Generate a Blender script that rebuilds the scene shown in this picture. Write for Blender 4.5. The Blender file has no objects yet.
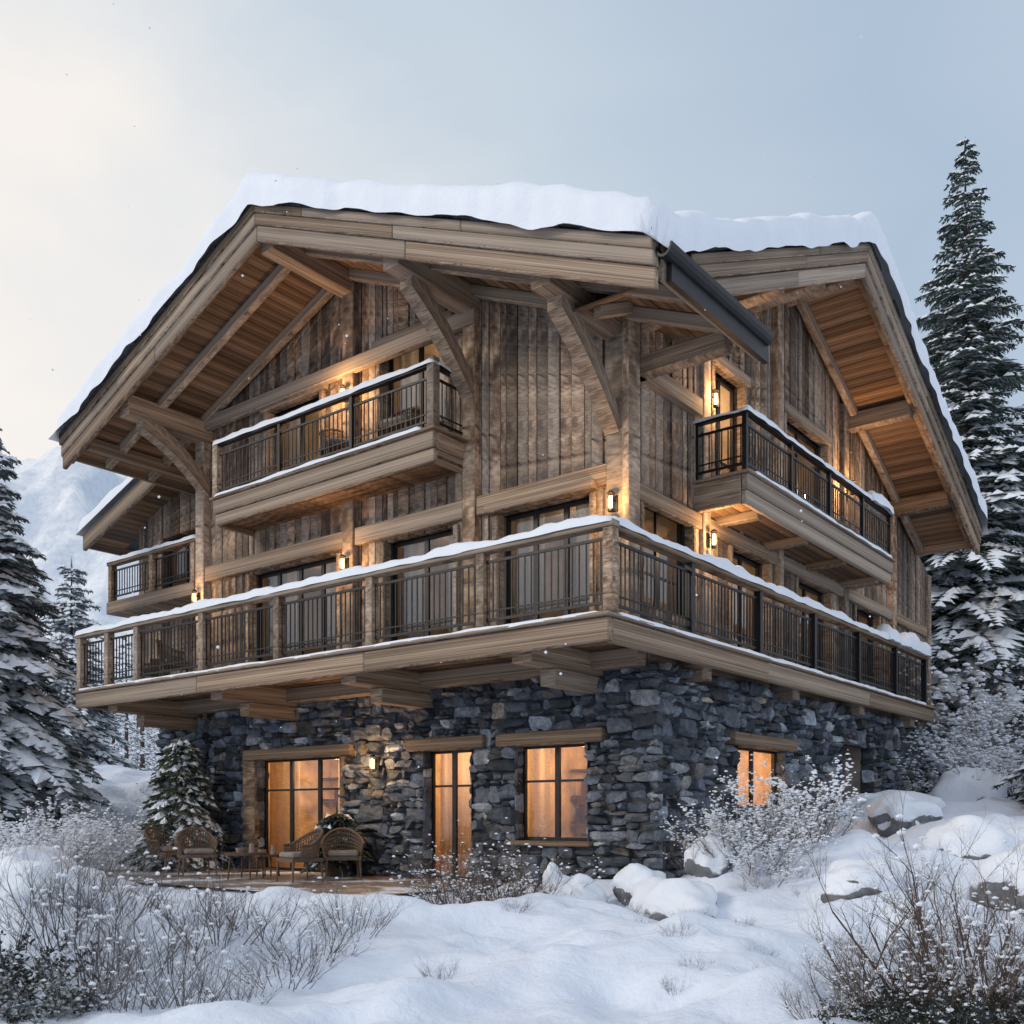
import bpy, bmesh, math, random
import numpy as np
from mathutils import Vector, Matrix
from mathutils import noise as mnoise
rnd = random.Random(11)
E = 1.14
CX, CY = 1.25, 13.0
Lx, Ly = -0.78508, 0.61937
Rx, Ry = 0.61937, 0.78508
LV = Vector((Lx, Ly, 0)); RV = Vector((Rx, Ry, 0)); ZV = Vector((0, 0, 1))
def H(t, s, z): return Vector((CX + t*Lx + s*Rx, CY + t*Ly + s*Ry, z + E))
def lerp(a, b, x): return a + (b-a)*x
def sst(a, b, x):
    x = min(1, max(0, (x-a)/(b-a))); return x*x*(3-2*x)
scene = bpy.context.scene

# ------------------------------------------------------------------ materials
def newmat(name):
    m = bpy.data.materials.new(name); m.use_nodes = True
    nt = m.node_tree; b = nt.nodes['Principled BSDF']
    return m, nt, b
def N(nt, typ, **kw):
    n = nt.nodes.new(typ)
    for k, v in kw.items(): setattr(n, k, v)
    return n
def noise_n(nt, vec, scale, detail=5, rough=.55, dist=0):
    n = N(nt, 'ShaderNodeTexNoise'); n.inputs['Scale'].default_value = scale
    n.inputs['Detail'].default_value = detail; n.inputs['Roughness'].default_value = rough
    n.inputs['Distortion'].default_value = dist
    if vec is not None: nt.links.new(vec, n.inputs['Vector'])
    return n.outputs['Fac']
def ramp(nt, fac, stops):
    r = N(nt, 'ShaderNodeValToRGB'); el = r.color_ramp.elements
    while len(el) < len(stops): el.new(.5)
    for e, (p, c) in zip(el, stops):
        e.position = p; e.color = (*c, 1) if len(c) == 3 else c
    nt.links.new(fac, r.inputs['Fac']); return r.outputs['Color']
def g(v): return (v, v, v)
def mixc(nt, fac, a, b, mode='MIX'):
    m = N(nt, 'ShaderNodeMix', data_type='RGBA', blend_type=mode)
    def s(i, v):
        if isinstance(v, (int, float)): m.inputs[i].default_value = v
        elif isinstance(v, tuple): m.inputs[i].default_value = (*v, 1)
        else: nt.links.new(v, m.inputs[i])
    s(0, fac); s(6, a); s(7, b)
    return m.outputs[2]
def mth(nt, op, a, b=0.0, clamp=False):
    m = N(nt, 'ShaderNodeMath', operation=op); m.use_clamp = clamp
    for i, v in enumerate((a, b)):
        if isinstance(v, (int, float)): m.inputs[i].default_value = v
        else: nt.links.new(v, m.inputs[i])
    return m.outputs[0]
def bump(nt, b, h, strength=.4, dist=.02):
    n = N(nt, 'ShaderNodeBump'); n.inputs['Strength'].default_value = strength
    n.inputs['Distance'].default_value = dist
    nt.links.new(h, n.inputs['Height']); nt.links.new(n.outputs[0], b.inputs['Normal'])
def mapping(nt, src, scale):
    m = N(nt, 'ShaderNodeMapping'); m.inputs['Scale'].default_value = scale
    nt.links.new(src, m.inputs['Vector']); return m.outputs[0]

def wood_mat(name, dark, mid, light, grey=(.2, .185, .17), greyamt=.6, vlo=.5, vhi=1.25):
    m, nt, b = newmat(name)
    uv = N(nt, 'ShaderNodeUVMap').outputs[0]
    at = N(nt, 'ShaderNodeAttribute', attribute_name='tint')
    sep = N(nt, 'ShaderNodeSeparateColor'); nt.links.new(at.outputs['Color'], sep.inputs[0])
    n1 = noise_n(nt, mapping(nt, uv, (.6, 15, 1)), 1.0, 8, .62, .5)
    n2 = noise_n(nt, mapping(nt, uv, (1.3, 80, 1)), 1.0, 3, .55)
    n3 = noise_n(nt, mapping(nt, uv, (.5, 2.4, 1)), 1.0, 5, .6)
    n4 = noise_n(nt, mapping(nt, uv, (.3, 26, 1)), 1.0, 4, .5, .3)   # drying cracks
    n5 = noise_n(nt, mapping(nt, uv, (1.0, 7, 1)), 1.0, 3, .5)       # stains
    c = ramp(nt, n1, [(.35, dark), (.49, mid), (.62, light)])
    gf = mth(nt, 'MULTIPLY', mth(nt, 'MULTIPLY', sep.outputs[1], greyamt*1.8), n3, True)
    c = mixc(nt, gf, c, grey)
    mr = N(nt, 'ShaderNodeMapRange'); nt.links.new(sep.outputs[0], mr.inputs[0])
    mr.inputs[3].default_value = vlo; mr.inputs[4].default_value = vhi
    c = mixc(nt, 1.0, c, mr.outputs[0], 'MULTIPLY')
    c = mixc(nt, .85, c, ramp(nt, n2, [(.3, g(.5)), (.62, g(1.2))]), 'MULTIPLY')
    c = mixc(nt, .75, c, ramp(nt, n3, [(.34, g(.45)), (.52, g(1.1))]), 'MULTIPLY')
    crack = ramp(nt, n4, [(.33, g(.2)), (.39, g(1))])
    c = mixc(nt, .9, c, crack, 'MULTIPLY')
    c = mixc(nt, .6, c, ramp(nt, n5, [(.26, g(.3)), (.38, g(1))]), 'MULTIPLY')
    nt.links.new(c, b.inputs['Base Color']); b.inputs['Roughness'].default_value = .8
    b.inputs['Specular IOR Level'].default_value = .3
    hh = mth(nt, 'ADD', n1, mth(nt, 'MULTIPLY', crack, .5))
    bump(nt, b, hh, .55, .01)
    return m
M_side = wood_mat('weathered_siding', (.05, .029, .018), (.19, .122, .077), (.38, .275, .195), (.31, .27, .23), .75, .36, 1.4)
M_beam = wood_mat('weathered_beam', (.10, .06, .036), (.29, .195, .125), (.49, .365, .255), (.39, .335, .28), .7, .62, 1.15)
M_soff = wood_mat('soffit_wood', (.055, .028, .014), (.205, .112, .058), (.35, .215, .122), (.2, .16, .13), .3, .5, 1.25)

def stone_mat():
    m, nt, b = newmat('ledge_stone')
    at = N(nt, 'ShaderNodeAttribute', attribute_name='tint')
    sep = N(nt, 'ShaderNodeSeparateColor'); nt.links.new(at.outputs['Color'], sep.inputs[0])
    geo = N(nt, 'ShaderNodeTexCoord').outputs['Object']
    n1 = noise_n(nt, geo, 5, 8, .7); n2 = noise_n(nt, geo, 26, 6, .75)
    base = ramp(nt, sep.outputs[0], [(0, (.03, .036, .045)), (.35, (.085, .098, .118)), (.7, (.175, .195, .225)), (1, (.42, .44, .46))])
    warm = ramp(nt, sep.outputs[1], [(.0, (.9, 1, 1.12)), (.5, (.98, 1.0, 1.03)), (.86, (1.0, .98, .96)), (.94, (1.12, .95, .8)), (1, (1.2, .95, .75))])
    c = mixc(nt, 1, base, warm, 'MULTIPLY')
    c = mixc(nt, 1, c, ramp(nt, n1, [(.28, g(.4)), (.48, g(.95)), (.7, g(1.8))]), 'MULTIPLY')
    c = mixc(nt, .8, c, ramp(nt, n2, [(.32, g(.45)), (.65, g(1.35))]), 'MULTIPLY')
    nt.links.new(c, b.inputs['Base Color']); b.inputs['Roughness'].default_value = .68
    bump(nt, b, mth(nt, 'ADD', n1, mth(nt, 'MULTIPLY', n2, .6)), 1.0, .045)
    return m
M_stone = stone_mat()
def plain(name, col, rough=.6, metal=0, var=.25, scale=8, emis=None, es=0):
    m, nt, b = newmat(name)
    geo = N(nt, 'ShaderNodeTexCoord').outputs['Object']
    n1 = noise_n(nt, geo, scale, 5, .6)
    c = mixc(nt, 1, col, ramp(nt, n1, [(.3, g(1-var)), (.7, g(1+var))]), 'MULTIPLY')
    nt.links.new(c, b.inputs['Base Color'])
    b.inputs['Roughness'].default_value = rough; b.inputs['Metallic'].default_value = metal
    if emis:
        b.inputs['Emission Color'].default_value = (*emis, 1); b.inputs['Emission Strength'].default_value = es
    return m
M_mortar = plain('mortar', (.05, .052, .056), .95)
M_black = plain('black_metal', (.018, .018, .02), .45, .5)
M_dark = plain('roof_edge', (.06, .062, .066), .8, 0, .5, 14)
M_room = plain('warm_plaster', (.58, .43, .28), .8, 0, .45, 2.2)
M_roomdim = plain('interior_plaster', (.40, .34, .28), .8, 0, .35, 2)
def cloth(name, col):
    m, nt, b = newmat(name)
    geo = N(nt, 'ShaderNodeTexCoord').outputs['Object']
    n1 = noise_n(nt, geo, 30, 3, .6)
    c = mixc(nt, 1, col, ramp(nt, n1, [(.3, g(.85)), (.7, g(1.1))]), 'MULTIPLY')
    nt.links.new(c, b.inputs['Base Color']); b.inputs['Roughness'].default_value = .9
    tl = N(nt, 'ShaderNodeBsdfTranslucent'); nt.links.new(c, tl.inputs[0])
    mx = N(nt, 'ShaderNodeMixShader'); mx.inputs[0].default_value = .5
    nt.links.new(b.outputs[0], mx.inputs[1]); nt.links.new(tl.outputs[0], mx.inputs[2])
    nt.links.new(mx.outputs[0], nt.nodes['Material Output'].inputs[0])
    return m
M_curt = cloth('curtain_cloth', (.72, .58, .42))
M_curtg = cloth('pale_curtain', (.66, .66, .66))
M_furn = plain('dark_furniture', (.09, .045, .025), .6, 0, .4, 5)
M_lampglow = plain('lamp_glass', (.9, .6, .3), .4, 0, 0, 1, (1, .62, .25), 12)
M_wicker = plain('wicker', (.13, .085, .055), .7, 0, .5, 40)
M_cush = plain('cushion', (.26, .22, .19), .95)
def snow_mat(name='snow', col=(.82, .86, .92), bs=.35):
    m, nt, b = newmat(name)
    geo = N(nt, 'ShaderNodeTexCoord').outputs['Object']
    n1 = noise_n(nt, geo, 1.7, 4, .5); n2 = noise_n(nt, geo, 9, 6, .6); n3 = noise_n(nt, geo, 90, 2, .5)
    c = mixc(nt, n1, tuple(x*.93 for x in col), tuple(min(1, x*1.04) for x in col))
    nt.links.new(c, b.inputs['Base Color']); b.inputs['Roughness'].default_value = .7
    b.inputs['Specular IOR Level'].default_value = .3
    hh = mth(nt, 'ADD', mth(nt, 'ADD', mth(nt, 'MULTIPLY', n1, 1.2), mth(nt, 'MULTIPLY', n2, .5)), mth(nt, 'MULTIPLY', n3, .06))
    bump(nt, b, hh, bs, .12)
    return m
M_snow = snow_mat()
M_groundsnow = snow_mat('ground_snow', (.78, .84, .94), .5)
def glass_mat():
    m = bpy.data.materials.new('window_glass'); m.use_nodes = True; nt = m.node_tree; nt.nodes.clear()
    o = N(nt, 'ShaderNodeOutputMaterial'); tr = N(nt, 'ShaderNodeBsdfTransparent'); gl = N(nt, 'ShaderNodeBsdfGlossy')
    tr.inputs[0].default_value = (.93, .95, .96, 1); gl.inputs['Roughness'].default_value = .03
    gl.inputs[0].default_value = (.9, .95, 1, 1)
    fr = N(nt, 'ShaderNodeFresnel'); fr.inputs[0].default_value = 1.9
    geo = N(nt, 'ShaderNodeTexCoord').outputs['Object']
    bp = N(nt, 'ShaderNodeBump'); bp.inputs['Strength'].default_value = .05; bp.inputs['Distance'].default_value = .05
    nt.links.new(noise_n(nt, geo, 1.5, 2, .5), bp.inputs['Height']); nt.links.new(bp.outputs[0], gl.inputs['Normal'])
    mx = N(nt, 'ShaderNodeMixShader'); nt.links.new(fr.outputs[0], mx.inputs[0])
    nt.links.new(tr.outputs[0], mx.inputs[1]); nt.links.new(gl.outputs[0], mx.inputs[2]); nt.links.new(mx.outputs[0], o.inputs[0])
    return m
M_glass = glass_mat()
def snowtop_mat(name, col, lo, hi, var=.5, scale=5, snowcol=(.8, .84, .9), nscale=6, rough=.85):
    """surface with snow lying on its upward facing parts"""
    m, nt, b = newmat(name)
    geo = N(nt, 'ShaderNodeTexCoord').outputs['Object']
    nrm = N(nt, 'ShaderNodeNewGeometry').outputs['Normal']
    sx = N(nt, 'ShaderNodeSeparateXYZ'); nt.links.new(nrm, sx.inputs[0])
    n1 = noise_n(nt, geo, scale, 6, .6); n2 = noise_n(nt, geo, nscale, 5, .6)
    c = mixc(nt, 1, col, ramp(nt, n1, [(.3, g(1-var)), (.7, g(1+var))]), 'MULTIPLY')
    v = mth(nt, 'ADD', sx.outputs[2], mth(nt, 'MULTIPLY', mth(nt, 'SUBTRACT', n2, .5), .9))
    mr = N(nt, 'ShaderNodeMapRange'); nt.links.new(v, mr.inputs[0]); mr.inputs[1].default_value = lo; mr.inputs[2].default_value = hi
    c = mixc(nt, mr.outputs[0], c, snowcol)
    nt.links.new(c, b.inputs['Base Color']); b.inputs['Roughness'].default_value = rough
    bump(nt, b, n1, .5, .05)
    return m
M_rock = snowtop_mat('snowy_rock', (.15, .155, .165), .2, .45)
M_twig = snowtop_mat('frosted_twig', (.09, .06, .042), .55, 1.05, .3, 3)
M_twigc = snowtop_mat('cold_twig', (.10, .085, .085), .3, 1.1, .3, 3)
M_twigw = snowtop_mat('rime_twig', (.22, .175, .155), -.3, .7, .3, 3)
M_bark = snowtop_mat('fir_bark', (.07, .05, .04), .6, .9)
M_needle = plain('fir_needles', (.04, .062, .04), .8, 0, .5, 1.3)
M_needle2 = plain('fir_needles_frost_haze', (.17, .20, .205), .85, 0, .4, 1.3)  # frost tone, lightened further to imitate mist on the distant trees
M_needle3 = plain('fir_needles_blue', (.11, .14, .14), .85, 0, .5, 1.3)
M_leafdk = snowtop_mat('evergreen_leaves', (.035, .04, .03), .55, .9, .5, 4)

# ------------------------------------------------------------------ mesh builder
class MB:
    def __init__(s): s.v = []; s.f = []; s.uv = []; s.tint = []; s.mat = []
    def face(s, idx, uvs, tint, mat):
        s.f.append(idx); s.uv.append(uvs); s.tint.append(tint); s.mat.append(mat)
    def hexa(s, c, e, tint=None, mat=0):
        b = len(s.v); s.v += [tuple(p) for p in c]
        if tint is None: tint = (rnd.random(), rnd.random())
        e = Vector(e).normalized()
        if abs(e.z) > .9: f, gg = LV, RV
        else:
            f = e.cross(ZV).normalized(); gg = e.cross(f)
        ou, ov = rnd.uniform(0, 50), rnd.uniform(0, 50)
        UV = [(Vector(p).dot(e)+ou, Vector(p).dot(f)+Vector(p).dot(gg)+ov) for p in c]
        for q in ((0, 3, 2, 1), (4, 5, 6, 7), (0, 1, 5, 4), (1, 2, 6, 5), (2, 3, 7, 6), (3, 0, 4, 7)):
            s.face(tuple(b+i for i in q), [UV[i] for i in q], tint, mat)
    def quad(s, pts, tint=(.5, .5), mat=0):
        b = len(s.v); s.v += [tuple(p) for p in pts]
        s.face(tuple(range(b, b+len(pts))), [(0, 0)]*len(pts), tint, mat)
    def box(s, t0, t1, s0, s1, z0, z1, long=None, tint=None, mat=0):
        d = {'t': abs(t1-t0), 's': abs(s1-s0), 'z': abs(z1-z0)}
        if long is None: long = max(d, key=d.get)
        e = {'t': LV, 's': RV, 'z': ZV}[long]
        c = [H(t0, s0, z0), H(t1, s0, z0), H(t1, s1, z0), H(t0, s1, z0), H(t0, s0, z1), H(t1, s0, z1), H(t1, s1, z1), H(t0, s1, z1)]
        s.hexa(c, e, tint, mat)
    def slopet(s, t0, z0, t1, z1, h, s0, s1, tint=None, mat=0, e=None):
        c = [H(t0, s0, z0-h), H(t1, s0, z1-h), H(t1, s1, z1-h), H(t0, s1, z0-h), H(t0, s0, z0), H(t1, s0, z1), H(t1, s1, z1), H(t0, s1, z0)]
        s.hexa(c, e if e is not None else (c[1]-c[0]), tint, mat)
    def slopes(s, s0, z0, s1, z1, h, t0, t1, tint=None, mat=0, e=None):
        c = [H(t0, s0, z0-h), H(t0, s1, z1-h), H(t1, s1, z1-h), H(t1, s0, z0-h), H(t0, s0, z0), H(t0, s1, z1), H(t1, s1, z1), H(t1, s0, z0)]
        s.hexa(c, e if e is not None else (c[1]-c[0]), tint, mat)
    def polyprism(s, pts, zf, th, mat=0):
        n = len(pts); b = len(s.v)
        s.v += [tuple(H(t, q, zf(t, q))) for t, q in pts] + [tuple(H(t, q, zf(t, q)-th)) for t, q in pts]
        s.face(tuple(range(b, b+n)), [(0, 0)]*n, (.5, .5), mat)
        s.face(tuple(range(b+2*n-1, b+n-1, -1)), [(0, 0)]*n, (.5, .5), mat)
        for i in range(n):
            j = (i+1) % n
            s.face((b+i, b+j, b+n+j, b+n+i), [(0, 0)]*4, (.5, .5), mat)
    def wbox(s, c, size, rz=0, tint=None, mat=0, M=None):
        x, y, z = (k/2 for k in size)
        R = Matrix.Rotation(rz, 3, 'Z')
        pts = [Vector(p) for p in ((-x, -y, -z), (x, -y, -z), (x, y, -z), (-x, y, -z), (-x, -y, z), (x, -y, z), (x, y, z), (-x, y, z))]
        pts = [R @ p + Vector(c) for p in pts]
        ax = max(range(3), key=lambda i: size[i])
        s.hexa(pts, R @ Vector([1 if i == ax else 0 for i in range(3)]), tint, mat)
    def tube(s, p0, p1, r0, r1, n=6, mat=0, tint=(.5, .5), cap=True):
        p0 = Vector(p0); p1 = Vector(p1); d = (p1-p0)
        if d.length < 1e-6: return
        d.normalize(); a = d.orthogonal().normalized(); bb = d.cross(a); b = len(s.v)
        for p, r in ((p0, r0), (p1, r1)):
            for i in range(n):
                w = 2*math.pi*i/n; s.v.append(tuple(p + a*math.cos(w)*r + bb*math.sin(w)*r))
        for i in range(n):
            j = (i+1) % n
            s.face((b+i, b+j, b+n+j, b+n+i), [(0, 0)]*4, tint, mat)
        if cap:
            s.face(tuple(range(b+n-1, b-1, -1)), [(0, 0)]*n, tint, mat)
            s.face(tuple(range(b+n, b+2*n)), [(0, 0)]*n, tint, mat)
    def build(s, name, mats, parent=None, bevel=0, smooth=False, recalc=True, loc=None):
        me = bpy.data.meshes.new(name)
        off = Vector(loc) if loc is not None else Vector((0, 0, 0))
        me.from_pydata([(a-off.x, b-off.y, c-off.z) for a, b, c in s.v], [], s.f)
        for m in (mats if isinstance(mats, (list, tuple)) else [mats]): me.materials.append(m)
        uvl = me.uv_layers.new(name='UVMap'); col = me.color_attributes.new('tint', 'FLOAT_COLOR', 'CORNER')
        fu = []; fc = []
        for u, t in zip(s.uv, s.tint):
            for a in u: fu += [a[0], a[1]]; fc += [t[0], t[1], 0, 1]
        uvl.data.foreach_set('uv', fu); col.data.foreach_set('color', fc)
        me.polygons.foreach_set('material_index', s.mat)
        if smooth: me.polygons.foreach_set('use_smooth', [True]*len(s.f))
        if recalc:
            bm = bmesh.new(); bm.from_mesh(me); bmesh.ops.recalc_face_normals(bm, faces=bm.faces); bm.to_mesh(me); bm.free()
        ob = bpy.data.objects.new(name, me); scene.collection.objects.link(ob); ob.location = off
        if bevel:
            md = ob.modifiers.new('Bevel', 'BEVEL'); md.width = bevel; md.segments = 1; md.limit_method = 'ANGLE'; md.angle_limit = .9
        if parent: setparent(ob, parent)
        return ob
def setparent(ob, p):
    ob.parent = p; ob.matrix_parent_inverse = Matrix.Translation(-p.location)
def empty(name, loc):
    e = bpy.data.objects.new(name, None); e.location = loc; e.empty_display_size = .3
    scene.collection.objects.link(e); return e
def rawmesh(name, v, f, mats, mi=None, smooth=False, parent=None, loc=(0, 0, 0)):
    me = bpy.data.meshes.new(name); me.from_pydata(v, [], f)
    for m in (mats if isinstance(mats, (list, tuple)) else [mats]): me.materials.append(m)
    if mi is not None: me.polygons.foreach_set('material_index', mi)
    if smooth: me.polygons.foreach_set('use_smooth', [True]*len(f))
    ob = bpy.data.objects.new(name, me); ob.location = loc; scene.collection.objects.link(ob)
    if parent: setparent(ob, parent)
    return ob
def point(name, loc, power, col=(1, .56, .24), r=.05, parent=None):
    l = bpy.data.lights.new(name, 'POINT'); l.energy = power; l.color = col; l.shadow_soft_size = r
    o = bpy.data.objects.new(name, l); o.location = loc; scene.collection.objects.link(o)
    if parent: setparent(o, parent)
    return o

# ------------------------------------------------------------------ house
house = empty('timber_and_stone_chalet', H(6, 8, -E))
TA, ZA = 7.15, 10.6
SA, ZG = 8.03, 10.83
def F(t): return ZA - (.43*(TA-t) if t < TA else .38*(t-TA))
def G(s): return ZG - (.47*(SA-s) if s < SA else .41*(s-SA))
TN, TF = -.745, 13.8
TG, SE = -.5, 16.6
WS, WT = 2.1, 1.0      # upper walls
ST = .45               # stone right wall plane
PL = lambda a, d, z: H(a, WS-d, z)
PR = lambda a, d, z: H(WT-d, a, z)
PS = lambda a, d, z: H(ST-d, a, z)

def hexP(mb, P, a0, a1, d0, d1, z0, z1, e, za=None, zb=None, tint=None, mat=0):
    ta = za if za is not None else z1; tb = zb if zb is not None else z1
    c = [P(a0, d0, z0), P(a1, d0, z0), P(a1, d1, z0), P(a0, d1, z0), P(a0, d0, ta), P(a1, d0, tb), P(a1, d1, tb), P(a0, d1, ta)]
    mb.hexa(c, e, tint, mat)
def columns(mb, P, breaks, ops, z0, ztop, d0f, d1f, gap=0, tintf=None, cuts=0):
    for a, b in zip(breaks[:-1], breaks[1:]):
        if b-a < .01: continue
        m = (a+b)/2
        oo = sorted((o[2], o[3]) for o in ops if o[0]-.001 <= m <= o[1]+.001)
        segs = []; z = z0
        for lo, hi in oo:
            if lo > z+.02: segs.append((z, lo, False))
            z = max(z, hi)
        segs.append((z, None, True))
        d0, d1 = d0f(), d1f()
        for lo, hi, last in segs:
            tint = tintf() if tintf else None
            if last:
                za, zb = ztop(a), ztop(b)
                if min(za, zb) <= lo+.03: continue
                hexP(mb, P, a+gap, b-gap, d0, d1, lo, None, ZV, za, zb, tint)
            else: hexP(mb, P, a+gap, b-gap, d0, d1, lo, hi, ZV, tint=tint)
def breaks_rand(a0, a1, wlo, whi, ops, extra=()):
    bs = [a0]
    while bs[-1] < a1-whi: bs.append(bs[-1]+rnd.uniform(wlo, whi))
    bs.append(a1)
    for o in ops:
        bs += [o[0], o[1]]
    bs += list(extra); bs = sorted(x for x in bs if a0 <= x <= a1)
    keep = set(sum([[o[0], o[1]] for o in ops], [])) | set(extra) | {a0, a1}
    out = []
    for x in bs:
        if out and x-out[-1] < .06:
            if x in keep and out[-1] not in keep: out[-1] = x
            elif x in keep and x != out[-1]: out.append(x)
            continue
        out.append(x)
    return out

# openings: (a0,a1,z0,z1)
G_L = [(7.4, 10.0, -1.14, 1.16), (4.13, 5.24, -1.14, 1.16), (1.73, 3.15, -.42, 1.16)]
G_R = [(4.7, 6.7, .12, 1.2), (9.6, 11.6, -.2, 1.5)]
M_L = [(1.65, 3.5, 2.6, 5.05), (4.5, 6.2, 2.6, 5.05), (7.5, 10.2, 2.6, 5.05), (4.7, 6.3, 6.38, 8.6), (8.0, 9.6, 6.38, 8.3)]
M_R = [(2.5, 4.1, 3.3, 5.0), (5.6, 7.2, 2.6, 4.85), (8.6, 10.4, 2.6, 4.85), (12, 13.6, 3.2, 4.85), (4.9, 6.1, 5.6, 7.9), (8.0, 10.2, 5.6, 8.0)]

topL = lambda a: F(a)-.2
topR = lambda a: G(a)-.2
# stone
def stone(mb, P, a0, a1, z0, z1):
    w, h = a1-a0, z1-z0
    if w < .03 or h < .02: return
    nx = max(2, int(w/.11)); nz = 2 if h < .14 else (3 if h < .26 else 4)
    gp = .008; d0 = rnd.uniform(.0, .14); ta = rnd.uniform(-.05, .05); tz = rnd.uniform(-.04, .04)
    tint = (min(1, max(0, rnd.gauss(.45, .29))), rnd.random())
    k_ = min(.06, h*.24)
    b = len(mb.v); jc = [(rnd.uniform(-.035, .035), rnd.uniform(-k_, k_)) for _ in range(4)]
    for j in range(nz+1):
        for i in range(nx+1):
            x = i/nx; y = j/nz
            jx = lerp(lerp(jc[0][0], jc[1][0], x), lerp(jc[2][0], jc[3][0], x), y)
            jy = lerp(lerp(jc[0][1], jc[1][1], x), lerp(jc[2][1], jc[3][1], x), y)
            edge = i in (0, nx) or j in (0, nz)
            corner = i in (0, nx) and j in (0, nz)
            a = lerp(a0+gp, a1-gp, x)+jx + (rnd.uniform(-.008, .008) if edge else rnd.uniform(-.025, .025))
            z = lerp(z0+gp, z1-gp, y)+jy + rnd.uniform(-.01, .01)
            if corner: a += .025*(1 if i == 0 else -1); z += .014*(1 if j == 0 else -1)
            d = d0 + ta*(x-.5)*2+tz*(y-.5)*2 + rnd.uniform(-.022, .022) - (.03 if edge else 0)
            mb.v.append(tuple(P(a, d, z)))
    W = nx+1
    for j in range(nz):
        for i in range(nx):
            q = (b+j*W+i, b+j*W+i+1, b+(j+1)*W+i+1, b+(j+1)*W+i)
            mb.face(q, [(0, 0)]*4, tint, 0)
    ring = [i for i in range(nx+1)] + [j*W+nx for j in range(1, nz+1)] + [nz*W+i for i in range(nx-1, -1, -1)] + [j*W for j in range(nz-1, 0, -1)]
    bb = len(mb.v)
    for r in ring:
        x = (r % W)/nx; y = (r//W)/nz
        mb.v.append(tuple(P(lerp(a0, a1, x), -.08, lerp(z0, z1, y))))
    n = len(ring)
    for k in range(n):
        k2 = (k+1) % n
        mb.face((b+ring[k], b+ring[k2], bb+k2, bb+k), [(0, 0)]*4, tint, 0)
def patch(mb, P, a0, a1, z0, z1, depth=0):
    """irregular subdivision of a wall rectangle into stones of mixed sizes"""
    w, h = a1-a0, z1-z0
    big = rnd.random() < .35
    asp = rnd.uniform(2.0, 4.2)
    if (w <= .62 and h <= (.36 if big else .19) and w < h*asp) or (w < .24 and h < .24) or depth > 10:
        stone(mb, P, a0, a1, z0, z1); return
    if h < .11 or w > .9 or (w > h*asp and w > .3):
        q = a0+w*rnd.uniform(.3, .7); patch(mb, P, a0, q, z0, z1, depth+1); patch(mb, P, q, a1, z0, z1, depth+1)
    elif h > .2 or rnd.random() < .5:
        q = z0+h*rnd.uniform(.28, .72); patch(mb, P, a0, a1, z0, q, depth+1); patch(mb, P, a0, a1, q, z1, depth+1)
    else: stone(mb, P, a0, a1, z0, z1)
def stonewall(mb, P, a0, a1, z0, z1, ops):
    zs = [z0]; marks = sorted(set([o[2] for o in ops]+[o[3] for o in ops]+[z1]))
    while zs[-1] < z1-.01:
        n = zs[-1]+rnd.uniform(.5, .95)
        for m in marks:
            if zs[-1] < m-.02 and n > m-.15: n = m; break
        zs.append(min(n, z1))
    for c0, c1 in zip(zs[:-1], zs[1:]):
        mid = (c0+c1)/2; free = [(a0, a1)]
        for o in ops:
            if o[2] < mid < o[3]:
                nf = []
                for x, y in free:
                    if o[1] <= x or o[0] >= y: nf.append((x, y)); continue
                    if o[0] > x: nf.append((x, o[0]))
                    if o[1] < y: nf.append((o[1], y))
                free = nf
        for x, y in free:
            a = x
            while a < y-.001:
                w = rnd.uniform(.4, 1.2)
                if y-(a+w) < .3: w = y-a
                patch(mb, P, a, a+w, c0, c1); a += w
sm = MB()
stonewall(sm, PL, ST-.02, 11.6, -1.55, 2.28, G_L)
stonewall(sm, PS, WS-.02, 17.5, -1.55, 2.28, G_R)
PA = lambda a, d, z: H(a, 3.2-d, z)
stonewall(sm, PA, 11.6, 15.4, -1.3, 2.3, [])
PE = lambda a, d, z: H(11.6+d, a, z)
stonewall(sm, PE, 2.1, 3.3, -1.3, 2.3, [])
for P, ops in ((PL, G_L), (PS, G_R)):
    for o in ops:
        for aa, sg in ((o[0], -1), (o[1], 1)):
            PV = (lambda P, aa, sg: (lambda a, d, z: P(aa - sg*max(-.05, d)*.3, a, z)))(P, aa, sg)
            z = o[2]
            while z < o[3]-.02:
                zz = min(o[3], z+rnd.uniform(.12, .3))
                stone(sm, PV, -.25, .03, z, zz); z = zz
sm.build('stone_walls', M_stone, house)
# backing
bk = MB()
br = sorted(set([ST+.02, 11.6]+[x for o in G_L for x in o[:2]]))
columns(bk, PL, br, G_L, -1.6, lambda a: 2.25, lambda: -.25, lambda: -.035)
br = sorted(set([WS+.3, 17.5]+[x for o in G_R for x in o[:2]]))
columns(bk, PS, br, G_R, -1.6, lambda a: 2.25, lambda: -.25, lambda: -.035)
bk.box(11.7, 15.35, 3.25, 16, -1.6, 2.25)
bk.box(.8, 11.5, 17.2, 17.4, -1.6, 2.2)
bk.build('wall_core', M_mortar, house)

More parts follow.
